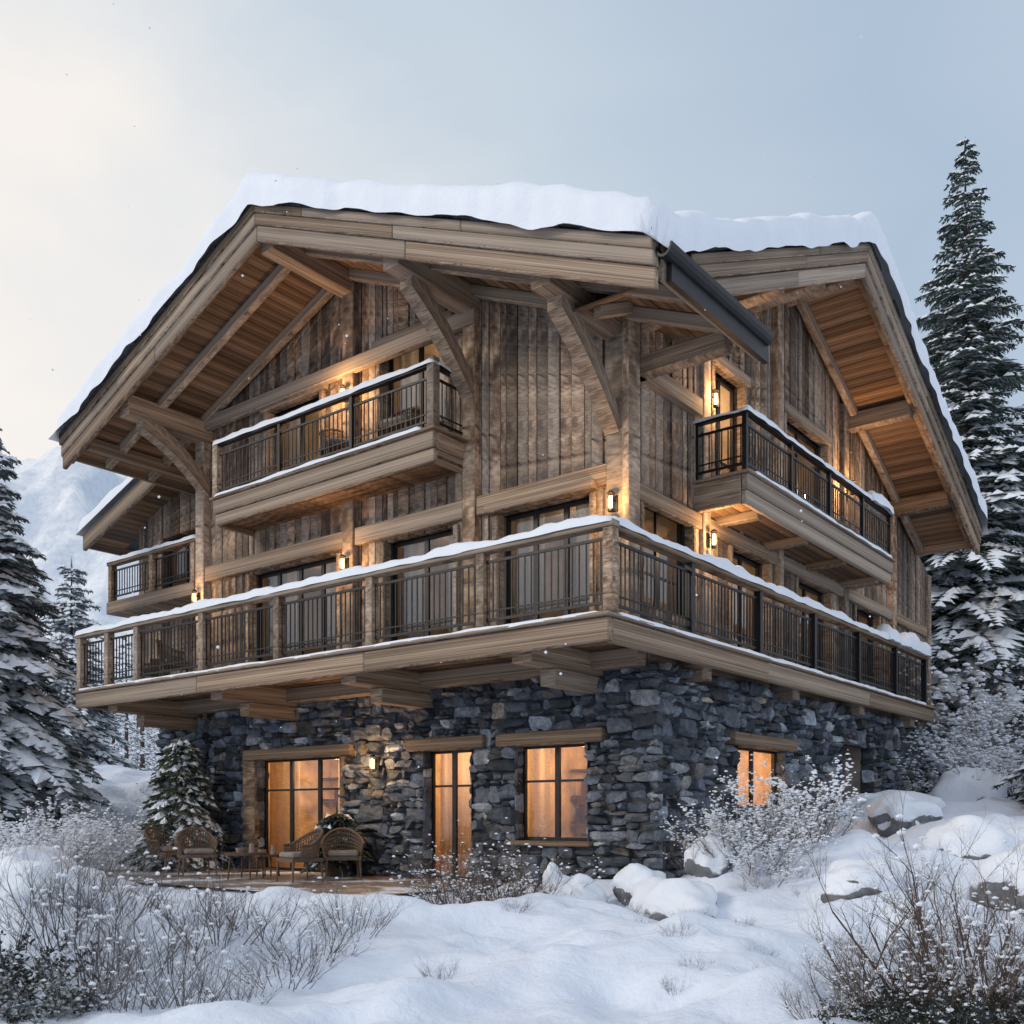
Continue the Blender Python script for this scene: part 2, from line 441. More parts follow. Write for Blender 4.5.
# wood siding
sd = MB()
sid_t = lambda: (min(1, max(0, rnd.gauss(.5, .34))), rnd.random())
brL = breaks_rand(WT, 12.0, .14, .27, M_L, (TA,))
columns(sd, PL, brL, M_L, 2.3, topL, lambda: -.2, lambda: rnd.uniform(-.01, .035), .006, sid_t)
brR = breaks_rand(WS+.03, 17.8, .14, .27, M_R, (SA,))
columns(sd, PR, brR, M_R, 2.3, topR, lambda: -.2, lambda: rnd.uniform(-.01, .035), .006, sid_t)
PN = lambda a, d, z: H(a, 3.2-d, z)
AN = [(13.0, 15.2, 5.3, 6.9)]
AE = 17.35
zz = lambda q: 7.85-.33*(q-15.4)
brN = breaks_rand(12.0, 16.3, .15, .26, AN)
columns(sd, PN, brN, AN, 2.3, lambda a: zz(a)-.2, lambda: -.2, lambda: rnd.uniform(0, .03), .003, sid_t)
PB = lambda a, d, z: H(16.3+d, a, z)
columns(sd, PB, breaks_rand(3.2, 8, .15, .26, []), [], 2.3, lambda a: zz(16.3)-.2, lambda: -.2, lambda: rnd.uniform(0, .03), .003, sid_t)
PB2 = lambda a, d, z: H(12.0+d, a, z)
columns(sd, PB2, breaks_rand(2.3, 3.2, .15, .26, []), [], 2.3, lambda a: F(12)-.2, lambda: -.2, lambda: rnd.uniform(0, .03), .003, sid_t)
sd.box(1.0, 12, 17.6, 17.8, 2.2, 6.6, 'z')
sd.build('wood_siding', M_side, house, bevel=.006)
ln = MB()
columns(ln, PL, sorted(set([WT+.05, 11.95, TA]+[x for o in M_L for x in o[:2]])), M_L, 2.3, lambda a: F(a)-.25, lambda: -.24, lambda: -.1)
columns(ln, PR, sorted(set([WS+.1, 17.7, SA]+[x for o in M_R for x in o[:2]])), M_R, 2.3, lambda a: G(a)-.25, lambda: -.24, lambda: -.1)
ln.build('wall_liner', M_mortar, house)

# roof slabs
rf = MB()
rf.polyprism([(TN, 0), (TA, 0), (TA, 7.6), (TN, 2.84)], lambda t, s: F(t), .18)
rf.polyprism([(TA, 0), (TF, 0), (TF, 17), (TA, 17)], lambda t, s: F(t), .18)
rf.polyprism([(TG, .6), (TG, SA), (TA, SA), (TA, SA-.3)], lambda t, s: G(s), .18)
rf.polyprism([(TG, SA), (TG, SE), (TA, SE), (TA, SA)], lambda t, s: G(s), .18)
rf.polyprism([(11.9, 2.4), (AE, 2.4), (AE, 9), (11.9, 9)], lambda t, s: zz(t), .16)
a = TN-.03
while a < TF:
    b = min(TF+.03, a+rnd.uniform(.15, .45))
    if a < TA < b: b = TA
    k = rnd.uniform(-.01, .04); rf.slopet(a, F(a)+.065+k, b-.008, F(b-.008)+.065+k, .06, -.22+rnd.uniform(0, .07), .3); a = b
a = .9
while a < SE:
    b = min(SE+.03, a+rnd.uniform(.15, .45))
    if a < SA < b: b = SA
    k = rnd.uniform(-.01, .04); rf.slopes(a, G(a)+.065+k, b-.008, G(b-.008)+.065+k, .06, TG-.22+rnd.uniform(0, .07), TG+.3); a = b
rf.build('roof_slabs', M_dark, house)

# soffit planks
so = MB()
t = TN+.02
while t < TF-.02:
    t1 = min(t+rnd.uniform(.17, .24), TF-.02)
    if t < TA < t1: t1 = TA
    send = 3.0 if t < 1.15 else (7 if t > 11.8 else 2.25)
    k = rnd.uniform(0, .018)
    so.slopet(t+.004, F(t+.004)-.185-k, t1-.004, F(t1-.004)-.185-k, .03, 0.01, send, e=RV); t = t1
s = .7
while s < SE-.02:
    s1 = min(s+rnd.uniform(.17, .24), SE-.02)
    if s < SA < s1: s1 = SA
    k = rnd.uniform(0, .018)
    so.slopes(s+.004, G(s+.004)-.185-k, s1-.004, G(s1-.004)-.185-k, .03, TG+.01, 1.15, e=LV); s = s1
t = 12.2
while t < AE-.02:
    t1 = min(t+.2, AE-.01); z = lambda q: zz(q)-.165
    so.slopet(t+.003, z(t), t1-.003, z(t1), .03, 2.42, 3.4, e=RV); t = t1
def planks_t(t0, t1, s0, s1, z, mb):
    s = s0
    while s < s1-.01:
        e = min(s1, s+rnd.uniform(.16, .22)); k = rnd.uniform(0, .012)
        mb.box(t0, t1, s+.003, e-.003, z-.05-k, z, 't'); s = e
def planks_s(t0, t1, s0, s1, z, mb):
    t = t0
    while t < t1-.01:
        e = min(t1, t+rnd.uniform(.16, .22)); k = rnd.uniform(0, .012)
        mb.box(t+.003, e-.003, s0, s1, z-.05-k, z, 's'); t = e
planks_t(0.12, 13.4, .12, 2.1, 2.56, so)
planks_t(12.0, 13.4, 2.1, 3.15, 2.56, so)
planks_s(.12, 1.0, 2.1, 14.7, 2.56, so)
planks_t(4.2, 10.2, 1.25, 2.1, 6.0, so)
planks_s(.1, 1.0, 4.3, 11.5, 5.25, so)
so.build('soffit_planks', M_soff, house)

# beams
bm_ = MB(); nb = MB()
def joints(a, b):
    out = [a]
    while out[-1] < b-4.5: out.append(out[-1]+rnd.uniform(3.0, 4.6))
    return out+[b]
LAY = ((0, .15, -.19, -.01), (-.152, .2, -.155, -.011), (-.354, .27, -.11, -.012))
def barge_t(t0, t1):
    for (z, h, d0, d1) in LAY:
        js = joints(t0, t1)
        for a, b in zip(js[:-1], js[1:]):
            k = rnd.uniform(-.006, .006)
            bm_.slopet(a+.001, F(a)+z+k, b-.001, F(b)+z+k, h, d0+rnd.uniform(-.006, .006), d1)
    bm_.slopet(t0, F(t0)-.26, t1, F(t1)-.26, .2, .0, .14)
barge_t(TN-.02, TA-.0005); barge_t(TA+.0005, TF+.02)
def barge_s(s0, s1):
    for (z, h, d0, d1) in LAY:
        js = joints(s0, s1)
        for a, b in zip(js[:-1], js[1:]):
            k = rnd.uniform(-.006, .006)
            bm_.slopes(a+.001, G(a)+z+k, b-.001, G(b)+z+k, h, TG+d0+rnd.uniform(-.006, .006), TG+d1)
    bm_.slopes(s0, G(s0)-.26, s1, G(s1)-.26, .2, TG, TG+.14)
barge_s(1.0, SA-.0005); barge_s(SA+.0005, SE+.02)
bm_.box(TF+.01, TF+.1, -.1, 10, F(TF)-.36, F(TF)-.01, 's')
bm_.box(TG-.1, 2, SE+.01, SE+.1, G(SE)-.4, G(SE)-.01, 't')
bm_.box(TN-.06, TN-.003, .02, 2.9, F(TN)-.5, F(TN)-.03, 's', (.2, .6))
bm_.slopet(11.9, zz(11.9), AE+.05, zz(AE+.05), .42, 2.28, 2.39)
bm_.box(AE+.01, AE+.09, 2.4, 9, zz(AE)-.35, zz(AE)-.02, 's')
for t, zf in ((1.18, 6.05), (4.1, 7.35), (7.15, None), (11.75, 7.3)):
    top = min(F(t-.17), F(t+.17))-.225
    bm_.box(t-.17, t+.17, .1, 2.12, top-.42, top, 's')
    if zf is None: continue
    n = 6; pz0 = top-.44; pts = []
    for i in range(n+1):
        x = i/n; pts.append((lerp(.45, 2.06, x), lerp(pz0+.2, zf, x) + .14*math.sin(math.pi*x)))
    for (sa, za), (sb, zb) in zip(pts[:-1], pts[1:]):
        nb.slopes(sa, za, sb, zb, .36, t-.13, t+.13, tint=(.55, .4), e=H(0, 2.06, zf)-H(0, .45, pz0+.2))
for t in (13.2,):
    top = F(t+.1)-.225; bm_.box(t-.1, t+.1, .12, 6, top-.25, top, 's')
for s0 in (.8, 1.85):
    bm_.slopet(TN+.1, F(TN+.1)-.225, TA-.18, F(TA-.18)-.225, .2, s0, s0+.16)
    bm_.slopet(TA+.18, F(TA+.18)-.225, TF-.1, F(TF-.1)-.225, .2, s0, s0+.16)
bm_.box(3.9, 11.9, 1.88, 2.02, 8.35, 8.62, 't')
for s in (2.6, 4.6, 6.4, 8.03, 11.6, 14.6):
    top = min(G(s-.15), G(s+.15))-.225
    bm_.box(TG+.1, 1.0, s-.15, s+.15, top-.36, top, 't')
bm_.slopes(SA+.16, G(SA+.16)-.225, SE-.1, G(SE-.1)-.225, .2, .75, .9)
bm_.slopes(1.0, G(1.0)-.225, SA-.16, G(SA-.16)-.225, .2, .75, .9)
def post(P, a, w, z0, z1, pr=.16):
    hexP(bm_, P, a-w/2, a+w/2, -.05, pr, z0, z1, ZV)
for a, w in ((1.12, .34), (4.08, .28), (7.1, .3), (11.85, .3)): post(PL, a, w, 2.6, F(a)-.25)
hexP(bm_, PR, 1.93, 2.25, .002, .14, 2.6, F(1)-.3, ZV)
for a in (4.5, 7.6, 11.2, 14.6, 17.6): post(PR, a, .26, 2.6, min(G(a-.2), G(a+.2))-.25, .12)
for z0, z1 in ((5.1, 5.42), ):
    for a0, a1 in ((1.3, 3.93), (4.23, 6.94), (7.26, 11.7)): hexP(bm_, PL, a0, a1, -.05, .13, z0, z1, LV)
    hexP(bm_, PL, 1.5, 3.7, .02, .22, 5.06, 5.2, LV)
for a0, a1 in ((2.26, 4.36), (4.64, 7.46), (7.74, 11.06), (11.34, 14.46), (14.74, 17.4)):
    hexP(bm_, PR, a0, a1, -.05, .1, 4.86, 5.12, RV)
for a0, a1 in ((1.3, 3.93), (4.23, 6.94), (7.26, 11.7)): hexP(bm_, PL, a0, a1, -.02, .08, 2.6, 2.78, LV)
bm_.box(.86, 1.02, 2.3, 4.3, 6.75, 7.05, 's'); bm_.box(-.55, 1.0, 2.25, 2.5, 6.75, 7.05, 't')
def casing(P, o, e, w=.12, pr=.09, top=True):
    hexP(bm_, P, o[0]-w, o[0], -.2, pr, o[2], o[3], ZV); hexP(bm_, P, o[1], o[1]+w, -.2, pr, o[2], o[3], ZV)
    if top: hexP(bm_, P, o[0]-w-.08, o[1]+w+.08, -.2, pr+.03, o[3]+.002, o[3]+.2, e)
for i, o in enumerate(M_L): casing(PL, o, LV, top=(i > 2))
for i, o in enumerate(M_R): casing(PR, o, RV, .1, .07, top=(i > 3))
DK = (-.5, .1)
for o in G_L: hexP(bm_, PL, o[0]-.35, o[1]+.35, -.2, .14, o[3]-.02, o[3]+.2, LV, tint=DK)
for o in G_R[:1]: hexP(bm_, PS, o[0]-.3, o[1]+.3, -.2, .14, o[3]-.02, o[3]+.2, RV, tint=DK)
for o in G_L[:1]:
    hexP(bm_, PL, o[0]-.12, o[0], -.2, .1, o[2], o[3]-.03, ZV, tint=DK); hexP(bm_, PL, o[1], o[1]+.4, -.2, .1, o[2], o[3]-.03, ZV, tint=DK)
hexP(bm_, PL, 1.6, 3.3, -.2, .16, -.5, -.42, LV, tint=DK)
# deck fascia
for a, b in ((0, 4.6), (4.6, 9.1), (9.1, 13.5)): bm_.box(a+.001, b-.001, 0+rnd.uniform(0, .008), .12, 2.28, 2.6, 't')
for a, b in ((.123, 5), (5, 10.1), (10.1, 14.8)): bm_.box(0+rnd.uniform(0, .008), .12, a+.001, b-.001, 2.28, 2.6, 's')
bm_.box(13.38, 13.5, .123, 3.1, 2.3, 2.6, 's'); bm_.box(.123, 1, 14.68, 14.8, 2.3, 2.6, 't')
bm_.box(-.05, 13.55, -.06, 2.05, 2.603, 2.66, 't'); bm_.box(-.05, .98, 2.053, 14.85, 2.603, 2.66, 's')
for t in (1.6, 5.2, 8.8, 12.4):
    bm_.box(t-.18, t+.18, .22, 2.2, 2.16, 2.5, 's'); bm_.box(t-.14, t+.14, .85, 2.2, 1.9, 2.157, 's')
for s in (3.1, 6.6, 10.1, 13.6):
    bm_.box(.16, .7, s-.15, s+.15, 2.1, 2.5, 't')
bm_.box(.62, .9, 2.1, 14.6, 2.25, 2.5, 's')
bm_.box(.6, 13.2, 1.72, 2.0, 2.22, 2.5, 't')
# balconies
bm_.box(4.17, 10.24, 1.16, 1.28, 6.1, 6.38, 't'); bm_.box(4.19, 10.22, 1.2, 1.3, 5.88, 6.097, 't'); bm_.box(4.17, 4.29, 1.283, 2.1, 6.1, 6.38, 's'); bm_.box(4.2, 4.3, 1.303, 2.1, 5.88, 6.097, 's'); bm_.box(10.12, 10.24, 1.283, 2.1, 5.86, 6.38, 's')
bm_.box(4.1, 10.3, 1.1, 2.1, 6.383, 6.43, 't')
bm_.box(0, .12, 4.2, 11.6, 5.34, 5.6, 's'); bm_.box(.03, .13, 4.22, 11.58, 5.1, 5.337, 's'); bm_.box(.133, 1, 4.2, 4.32, 5.12, 5.6, 't'); bm_.box(.133, 1, 11.48, 11.6, 5.12, 5.6, 't')
bm_.box(-.05, 1, 4.15, 11.65, 5.603, 5.65, 's')
for s in (5, 7, 9, 11): bm_.box(.14, 1, s-.1, s+.1, 5.05, 5.2, 't')
bm_.box(12.6, 16.3, 2.3, 3.2, 5.0, 5.3, 't')
bm_.build('timber_beams', M_beam, house, bevel=.016)
nb.build('curved_braces', M_beam, house)

# railings
rw = MB(); rm = MB(); rs_ = MB()
def snowstrip(mb, p0, p1, w, th, seed=0, mn=.25):
    p0, p1 = Vector(p0), Vector(p1); d = p1-p0; n = max(3, int(d.length/.09)); d.normalize(); sd_ = d.cross(ZV).normalized()
    b = len(mb.v); K = 7
    for i in range(n+1):
        x = i/n; p = p0.lerp(p1, x)
        nn = mnoise.noise(Vector((p.x*1.1+seed, p.y*1.1, p.z)))*.6+mnoise.noise(p*4.3)*.35
        hh = th*max(mn, .9+nn); ww = w*(.95+.3*mnoise.noise(p*2.7+Vector((3, 1, 2))))
        if i in (0, n): hh *= .3; ww *= .8
        for k in range(K):
            an = math.pi*k/(K-1)
            lo = -.02-.03*max(0, mnoise.noise(p*1.9)) if k in (0, K-1) else 0
            mb.v.append(tuple(p + sd_*math.cos(an)*ww/2*(1.08 if 0 < k < K-1 else 1.0) + ZV*(hh*math.sin(an)**.7+lo)))
    for i in range(n):
        for k in range(K-1):
            mb.face((b+i*K+k, b+i*K+k+1, b+(i+1)*K+k+1, b+(i+1)*K+k), [(0, 0)]*4, (.5, .5), 0)
    mb.face(tuple(range(b, b+K)), [(0, 0)]*K, (.5, .5), 0); mb.face(tuple(range(b+n*K, b+n*K+K)), [(0, 0)]*K, (.5, .5), 0)
def railing(P, a0, a1, z0, ht, posts, e, woodtop=True, th=.08, wpost=True, snow=True):
    zt = z0+ht
    if woodtop:
        hexP(rw, P, a0-.07, a1+.07, -.1, .08, zt-.09, zt, e)
    else:
        hexP(rm, P, a0-.05, a1+.05, -.06, .05, zt-.05, zt, e)
    hexP(rm, P, a0, a1, -.03, .0, zt-.24, zt-.2, e); hexP(rm, P, a0, a1, -.03, 0, z0+.12, z0+.16, e)
    hexP(rm, P, a0, a1, -.025, -.005, z0+.26, z0+.28, e)
    for p in posts:
        if wpost: hexP(rw, P, p-.075, p+.075, -.095, .065, z0, zt-.092, ZV)
        else: hexP(rm, P, p-.035, p+.035, -.05, .03, z0, zt-.05, ZV)
    a = a0+.06
    while a < a1:
        hexP(rm, P, a-.009, a+.009, -.024, -.006, z0+.16, zt-.2, ZV)
        a += .115
    if snow: snowstrip(rs_, P(a0-.06, -.01, zt-.005), P(a1+.06, -.01, zt-.005), .25 if woodtop else .18, th, rnd.uniform(0, 9))
PDL = lambda a, d, z: H(a, .08-d, z)
PDR = lambda a, d, z: H(.08-d, a, z)
railing(PDL, .0, 13.45, 2.66, 1.2, [.02, 2.2, 4.5, 6.8, 9.0, 11.2, 12.3, 13.4], LV, th=.13)
railing(PDR, .17, 14.3, 2.66, 1.2, [], RV, th=.15)
for p in (2.4, 4.8, 7.2, 9.6, 12.0, 14.25): hexP(rm, PDR, p-.05, p+.05, -.07, .05, 2.66, 3.76, ZV)
PBL = lambda a, d, z: H(a, 1.22-d, z)
railing(PBL, 4.22, 10.2, 6.43, 1.08, [4.24, 6.2, 8.2, 10.18], LV, False, .11, False)
PBLs = lambda a, d, z: H(4.24-d, a, z)
railing(PBLs, 1.3, 2.1, 6.43, 1.08, [], RV, False, .06, False)
hexP(rw, PBL, 4.16, 4.32, -.1, .06, 6.43, 7.6, ZV); hexP(rw, PBL, 10.1, 10.26, -.1, .06, 6.43, 7.6, ZV)
PBR = lambda a, d, z: H(.06-d, a, z)
railing(PBR, 4.24, 11.55, 5.65, 1.0, [4.24, 6.1, 7.95, 9.8, 11.55], RV, False, .1, False)
PBRs = lambda a, d, z: H(a, 4.26-d, z)
railing(PBRs, .1, 1.0, 5.65, 1.0, [.95], LV, False, .05, False)
PAN = lambda a, d, z: H(a, 2.4-d, z)
railing(PAN, 12.6, 16.25, 5.3, 1.0, [12.7, 14.4, 16.2], LV, True, .1)
rw.build('railing_timber', M_beam, house, bevel=.008)
rm.build('railing_metal', M_black, house)
snowstrip(rs_, H(.1, -.0, 2.655), H(13.3, -.0, 2.655), .12, .035, 5, 0)
snowstrip(rs_, H(-.0, .2, 2.655), H(-.0, 14, 2.655), .12, .04, 5, 0)
snowstrip(rs_, H(.1, 11.2, 3.86), H(.1, 14.3, 3.86), .4, .34, 2)
snowstrip(rs_, H(.05, 10.2, 6.64), H(.05, 11.5, 6.64), .28, .22, 2)
snowstrip(rs_, H(-.0, 4.4, 5.65), H(-.0, 11.4, 5.65), .12, .05, 5, 0)
snowstrip(rs_, H(4.4, 1.14, 6.43), H(10.1, 1.14, 6.43), .12, .05, 4, 0)
rs_.build('railing_snow', M_snow, house, smooth=True, recalc=True)

# gutter
gt = MB()
P0 = H(TN-.13, -.1, F(TN)-.12); P1 = H(TN-.13, 2.95, F(TN)-.12)
K = 8; b = len(gt.v)
for p in (P0, P1):
    for r in (.12, .095):
        for k in range(K+1):
            an = math.pi+math.pi*k/K
            gt.v.append(tuple(p + LV*(-math.cos(an))*r + ZV*math.sin(an)*r*1.3))
W = K+1
for k in range(K):
    gt.face((b+k, b+k+1, b+2*W+k+1, b+2*W+k), [(0, 0)]*4, (.5, .5), 0)
    gt.face((b+W+k, b+3*W+k, b+3*W+k+1, b+W+k+1), [(0, 0)]*4, (.5, .5), 0)
    gt.face((b+k, b+W+k, b+W+k+1, b+k+1), [(0, 0)]*4, (.5, .5), 0)
    gt.face((b+2*W+k, b+2*W+k+1, b+3*W+k+1, b+3*W+k), [(0, 0)]*4, (.5, .5), 0)
gt.box(TN-.14, TN-.065, .1, 3.0, F(TN)-.5, F(TN)-.2, 's')
gt.build('gutter', M_black, house)

# windows
wf = MB(); wg = MB(); rooms = MB(); cur = MB(); fur = MB(); glow = MB()
def window(P, o, nv=1, nh=(), rec=.16, fw=.06, flip=False):
    a0, a1, z0, z1 = o
    d0, d1 = -rec-.06, -rec
    e = (P(1, 0, 0)-P(0, 0, 0))
    hexP(wf, P, a0, a0+fw, d0, d1, z0, z1, ZV); hexP(wf, P, a1-fw, a1, d0, d1, z0, z1, ZV)
    hexP(wf, P, a0+fw, a1-fw, d0, d1, z0, z0+fw, e); hexP(wf, P, a0+fw, a1-fw, d0, d1, z1-fw, z1, e)
    for i in range(1, nv+1):
        c = lerp(a0, a1, i/(nv+1)); hexP(wf, P, c-.045, c+.045, d0+.005, d1-.004, z0+fw, z1-fw, ZV)
    for q in nh:
        c = lerp(z0, z1, q); hexP(wf, P, a0+fw, a1-fw, d0+.012, d1-.014, c-.02, c+.02, e)
    m = (d0+d1)/2
    pts = [P(a0, m, z0), P(a1, m, z0), P(a1, m, z1), P(a0, m, z1)]
    outn = P(0, 1, 0)-P(0, 0, 0)
    nn = (pts[1]-pts[0]).cross(pts[3]-pts[0])
    if nn.dot(outn) < 0: pts = pts[::-1]
    wg.quad(pts)
def room(P, o, depth=2.2, ma=.4, mat=0, skip0=False, power=40, zf=None, lz=None):
    a0, a1, z0, z1 = o[0]-ma, o[1]+ma, (zf if zf is not None else o[2])-.01, o[3]+.25
    dn, df = -.27, -depth
    q = lambda *p: rooms.quad(p, mat=mat)
    q(P(a0, df, z0), P(a1, df, z0), P(a1, df, z1), P(a0, df, z1))
    if not skip0: q(P(a0, dn, z0), P(a0, df, z0), P(a0, df, z1), P(a0, dn, z1))
    q(P(a1, df, z0), P(a1, dn, z0), P(a1, dn, z1), P(a1, df, z1))
    q(P(a0, dn, z0), P(a1, dn, z0), P(a1, df, z0), P(a0, df, z0)); q(P(a0, dn, z1), P(a0, df, z1), P(a1, df, z1), P(a1, dn, z1))
    am = (a0+a1)/2
    if power: point('room_light', P(am, -depth*.5, lz if lz is not None else z1-.5), power, (1, .62, .31), .12, house)
def curtain(P, a0, a1, z0, z1, mat=0, d=-.42, amp=.05, fr=26):
    n = max(8, int((a1-a0)*40)); b = len(cur.v); ph = rnd.uniform(0, 6)
    for i in range(n+1):
        a = lerp(a0, a1, i/n)
        for z, k in ((z0, 1.2), ((z0+z1)/2, 1.0), (z1, .8)):
            cur.v.append(tuple(P(a, d+amp*k*math.sin(fr*a+ph+.4*math.sin(a*9)), z)))
    for i in range(n):
        for j in range(2):
            q = b+i*3+j; cur.face((q, q+3, q+4, q+1), [(0, 0)]*4, (.5, .5), mat)
def furnish(P, o, depth, zf):
    a0, a1 = o[0], o[1]; w = a1-a0
    d = -depth+.02
    e = P(1, 0, 0)-P(0, 0, 0)
    for k in range(4): hexP(fur, P, a0+w*.55, a1+.3, d, d+.28, zf+.5+k*.48, zf+.54+k*.48, e)
    hexP(fur, P, a0+w*.53, a0+w*.55, d, d+.3, zf, zf+2.2, ZV)
    for k in range(14):
        aa = rnd.uniform(a0+w*.57, a1+.2); zz_ = zf+.54+rnd.randint(0, 2)*.48
        hexP(fur, P, aa, aa+rnd.uniform(.04, .14), d+.05, d+.2, zz_, zz_+rnd.uniform(.15, .35), ZV)
    hexP(fur, P, a0, a0+w*.4, d, d+.04, zf+1.1, zf+1.8, e)
    hexP(fur, P, a0+w*.1, a0+w*.8, -1.5, -.9, zf+.7, zf+.76, e)
    for x in (.14, .76):
        hexP(fur, P, a0+w*x-.03, a0+w*x+.03, -1.23, -1.17, zf, zf+.7, ZV)
    c = P(a0+w*.5, -1.2, o[3]-.35)
    glow.tube(c, c+ZV*.14, .1, .05, 10); fur.tube(c+ZV*.14, c+ZV*.6, .008, .008, 4)
for i, o in enumerate(G_L):
    window(PL, o, (2, 1, 1)[i], ((.72,), (.72,), (.62,))[i])
    room(PL, o, 2.3, .38, 0, power=(150, 90, 115)[i], zf=-1.14); furnish(PL, o, 2.3, -1.14)
    w = o[1]-o[0]
    if i == 1: curtain(PL, o[0], o[1], -1.12, o[3]+.1)
    else:
        curtain(PL, o[0]-.1, o[0]+w*.22, -1.12, o[3]+.1); curtain(PL, o[1]-w*(.30 if i == 0 else .25), o[1]+.1, -1.12, o[3]+.1)
o = G_R[0]; window(PS, o, 1, ()); room(PS, o, 2.0, .2, 0, power=55, zf=0.0); curtain(PS, o[0], o[0]+.6, .1, 1.3)
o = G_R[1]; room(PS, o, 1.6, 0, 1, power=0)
for i, o in enumerate(M_L):
    window(PL, o, (2, 1, 3, 1, 1)[i], (.35,) if i < 3 else (.3,))
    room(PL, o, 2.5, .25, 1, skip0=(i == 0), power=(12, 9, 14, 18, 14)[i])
    w = o[1]-o[0]
    curtain(PL, o[0], o[0]+w*.33, o[2], o[3]+.1, 1, amp=.04); curtain(PL, o[1]-w*.33, o[1], o[2], o[3]+.1, 1, amp=.04)
for i, o in enumerate(M_R):
    window(PR, o, 1, (.35,))
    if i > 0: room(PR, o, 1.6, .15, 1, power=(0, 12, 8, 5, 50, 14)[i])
    w = o[1]-o[0]; curtain(PR, o[0], o[0]+w*.3, o[2], o[3]+.1, 1, amp=.04)
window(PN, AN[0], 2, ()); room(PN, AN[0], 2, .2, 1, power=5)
wf.build('window_frames', M_black, house); wg.build('window_glass', M_glass, house, recalc=False)
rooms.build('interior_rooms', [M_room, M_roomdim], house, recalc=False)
cur.build('curtains', [M_curt, M_curtg], house, smooth=True, recalc=False)
fur.build('interior_furniture', M_furn, house)

# wall lamps
wl = MB()
def walllamp(P, a, z, d, power):
    e = P(1, 0, 0)-P(0, 0, 0)
    hexP(wl, P, a-.05, a+.05, d-.02, d+.02, z-.12, z+.12, ZV)
    hexP(wl, P, a-.015, a+.015, d+.02, d+.1, z+.03, z+.05, e)
    c = P(a, d+.12, z); wl.tube(c+ZV*.12, c+ZV*.16, .07, .03, 8); wl.tube(c-ZV*.15, c-ZV*.12, .05, .05, 8)
    for k in range(4):
        q = Vector((math.cos(k*math.pi/2+.4)*.055, math.sin(k*math.pi/2+.4)*.055, 0)); wl.tube(c+q-ZV*.13, c+q+ZV*.13, .006, .006, 4)
    glow.tube(c-ZV*.09, c+ZV*.08, .028, .028, 8)
    point('wall_lamp_light', P(a, d+.3, z+.02), power, (1, .56, .23), .06, house)
walllamp(PL, 7.1, 7.95, .16, 62)
walllamp(PL, 7.1, 4.75, .16, 30)
walllamp(PL, 1.12, 4.75, .16, 28)
walllamp(PL, 11.85, 4.75, .16, 22)
walllamp(PL, 6.35, .95, .1, 40)
walllamp(PR, 4.75, 7.2, .03, 46)
walllamp(PR, 4.5, 4.7, .12, 44)
walllamp(PR, 11.2, 7.3, .12, 100)
wl.build('wall_lamps', M_black, house); glow.build('lamp_glow', M_lampglow, house)

# roof snow
def nz(x, y, z=0): return mnoise.noise(Vector((x, y, z)))
NU, NV = 170, 190
sv = []; sf = []
def warp(n):
    e = [0, .0008, .003, .007, .012, .018]; inner = [lerp(.025, .975, i/(n-12)) for i in range(n-11)]
    return e + inner + [1-q for q in reversed(e)]
us = warp(NU); vs = warp(NV)
SB = SE+.08; TB = TF
for v_ in vs:
    s = lerp(-.3, SB, v_)
    tm = lerp(-.88, -.80, sst(2.2, 3.2, s))
    for u_ in us:
        t = lerp(tm, TB, u_)
        zr = F(t)
        if t < TA: zr = max(F(t)-(max(0, s-8)*.6), G(s))
        ds = min(s+.3, SB-s); dt = min(t-tm, TB-t); d = min(ds, dt)
        if ds < .4 and dt < .4: d = max(0, .4-math.hypot(.4-ds, .4-dt))
        n1 = nz(t*.5, s*.5, 3)*.7+nz(t*1.7, s*1.7, 8)*.3+nz(t*4, s*4, 1)*.1
        T = .5*(1+n1*.6)
        if t > TA: T *= lerp(1, .75, sst(TA, TA+1.5, t))
        if s > SA-2 and t < TA: T *= 1.15
        r = .34; k = min(1, d/r); th = T*math.sqrt(max(0, 1-(1-k)**2))
        ou = .1*(nz(s*.9, t*.9, 5)+.6*nz(s*3, t*3, 9)+.3) * (1-k)
        bulge = .09*math.sin(min(1, k*1.2)*math.pi)
        tt = t; ss = s
        if dt < .3: tt += (1 if t > 7 else -1)*(ou+bulge)
        if ds < .3: ss += (1 if s > 8 else -1)*(ou+bulge)
        drop = 0
        if d < .001: drop = .06+.12*max(0, nz(s*1.4, t*1.4, 15)+.3)
        sv.append(tuple(H(tt, ss, zr+.05+th - drop)))
WU = len(us)
for j in range(len(vs)-1):
    for i in range(WU-1):
        q = j*WU+i; sf.append((q, q+1, q+WU+1, q+WU))
rawmesh('roof_snow', sv, sf, M_snow, smooth=True, parent=house)
sv = []; sf = []
for j in range(31):
    for i in range(41):
        u, v = i/40, j/30; t = lerp(12.1, AE+.15, u); s = lerp(2.15, 9, v**1.5); d = min(AE+.15-t, s-2.15)
        k = min(1, d/.25); sv.append(tuple(H(t, s, zz(t)+.01+.42*math.sqrt(1-(1-k)**2)*(1+.4*nz(t, s, 2)))))
for j in range(30):
    for i in range(40):
        q = j*41+i; sf.append((q, q+1, q+42, q+41))
rawmesh('annex_roof_snow', sv, sf, M_snow, smooth=True, parent=house)

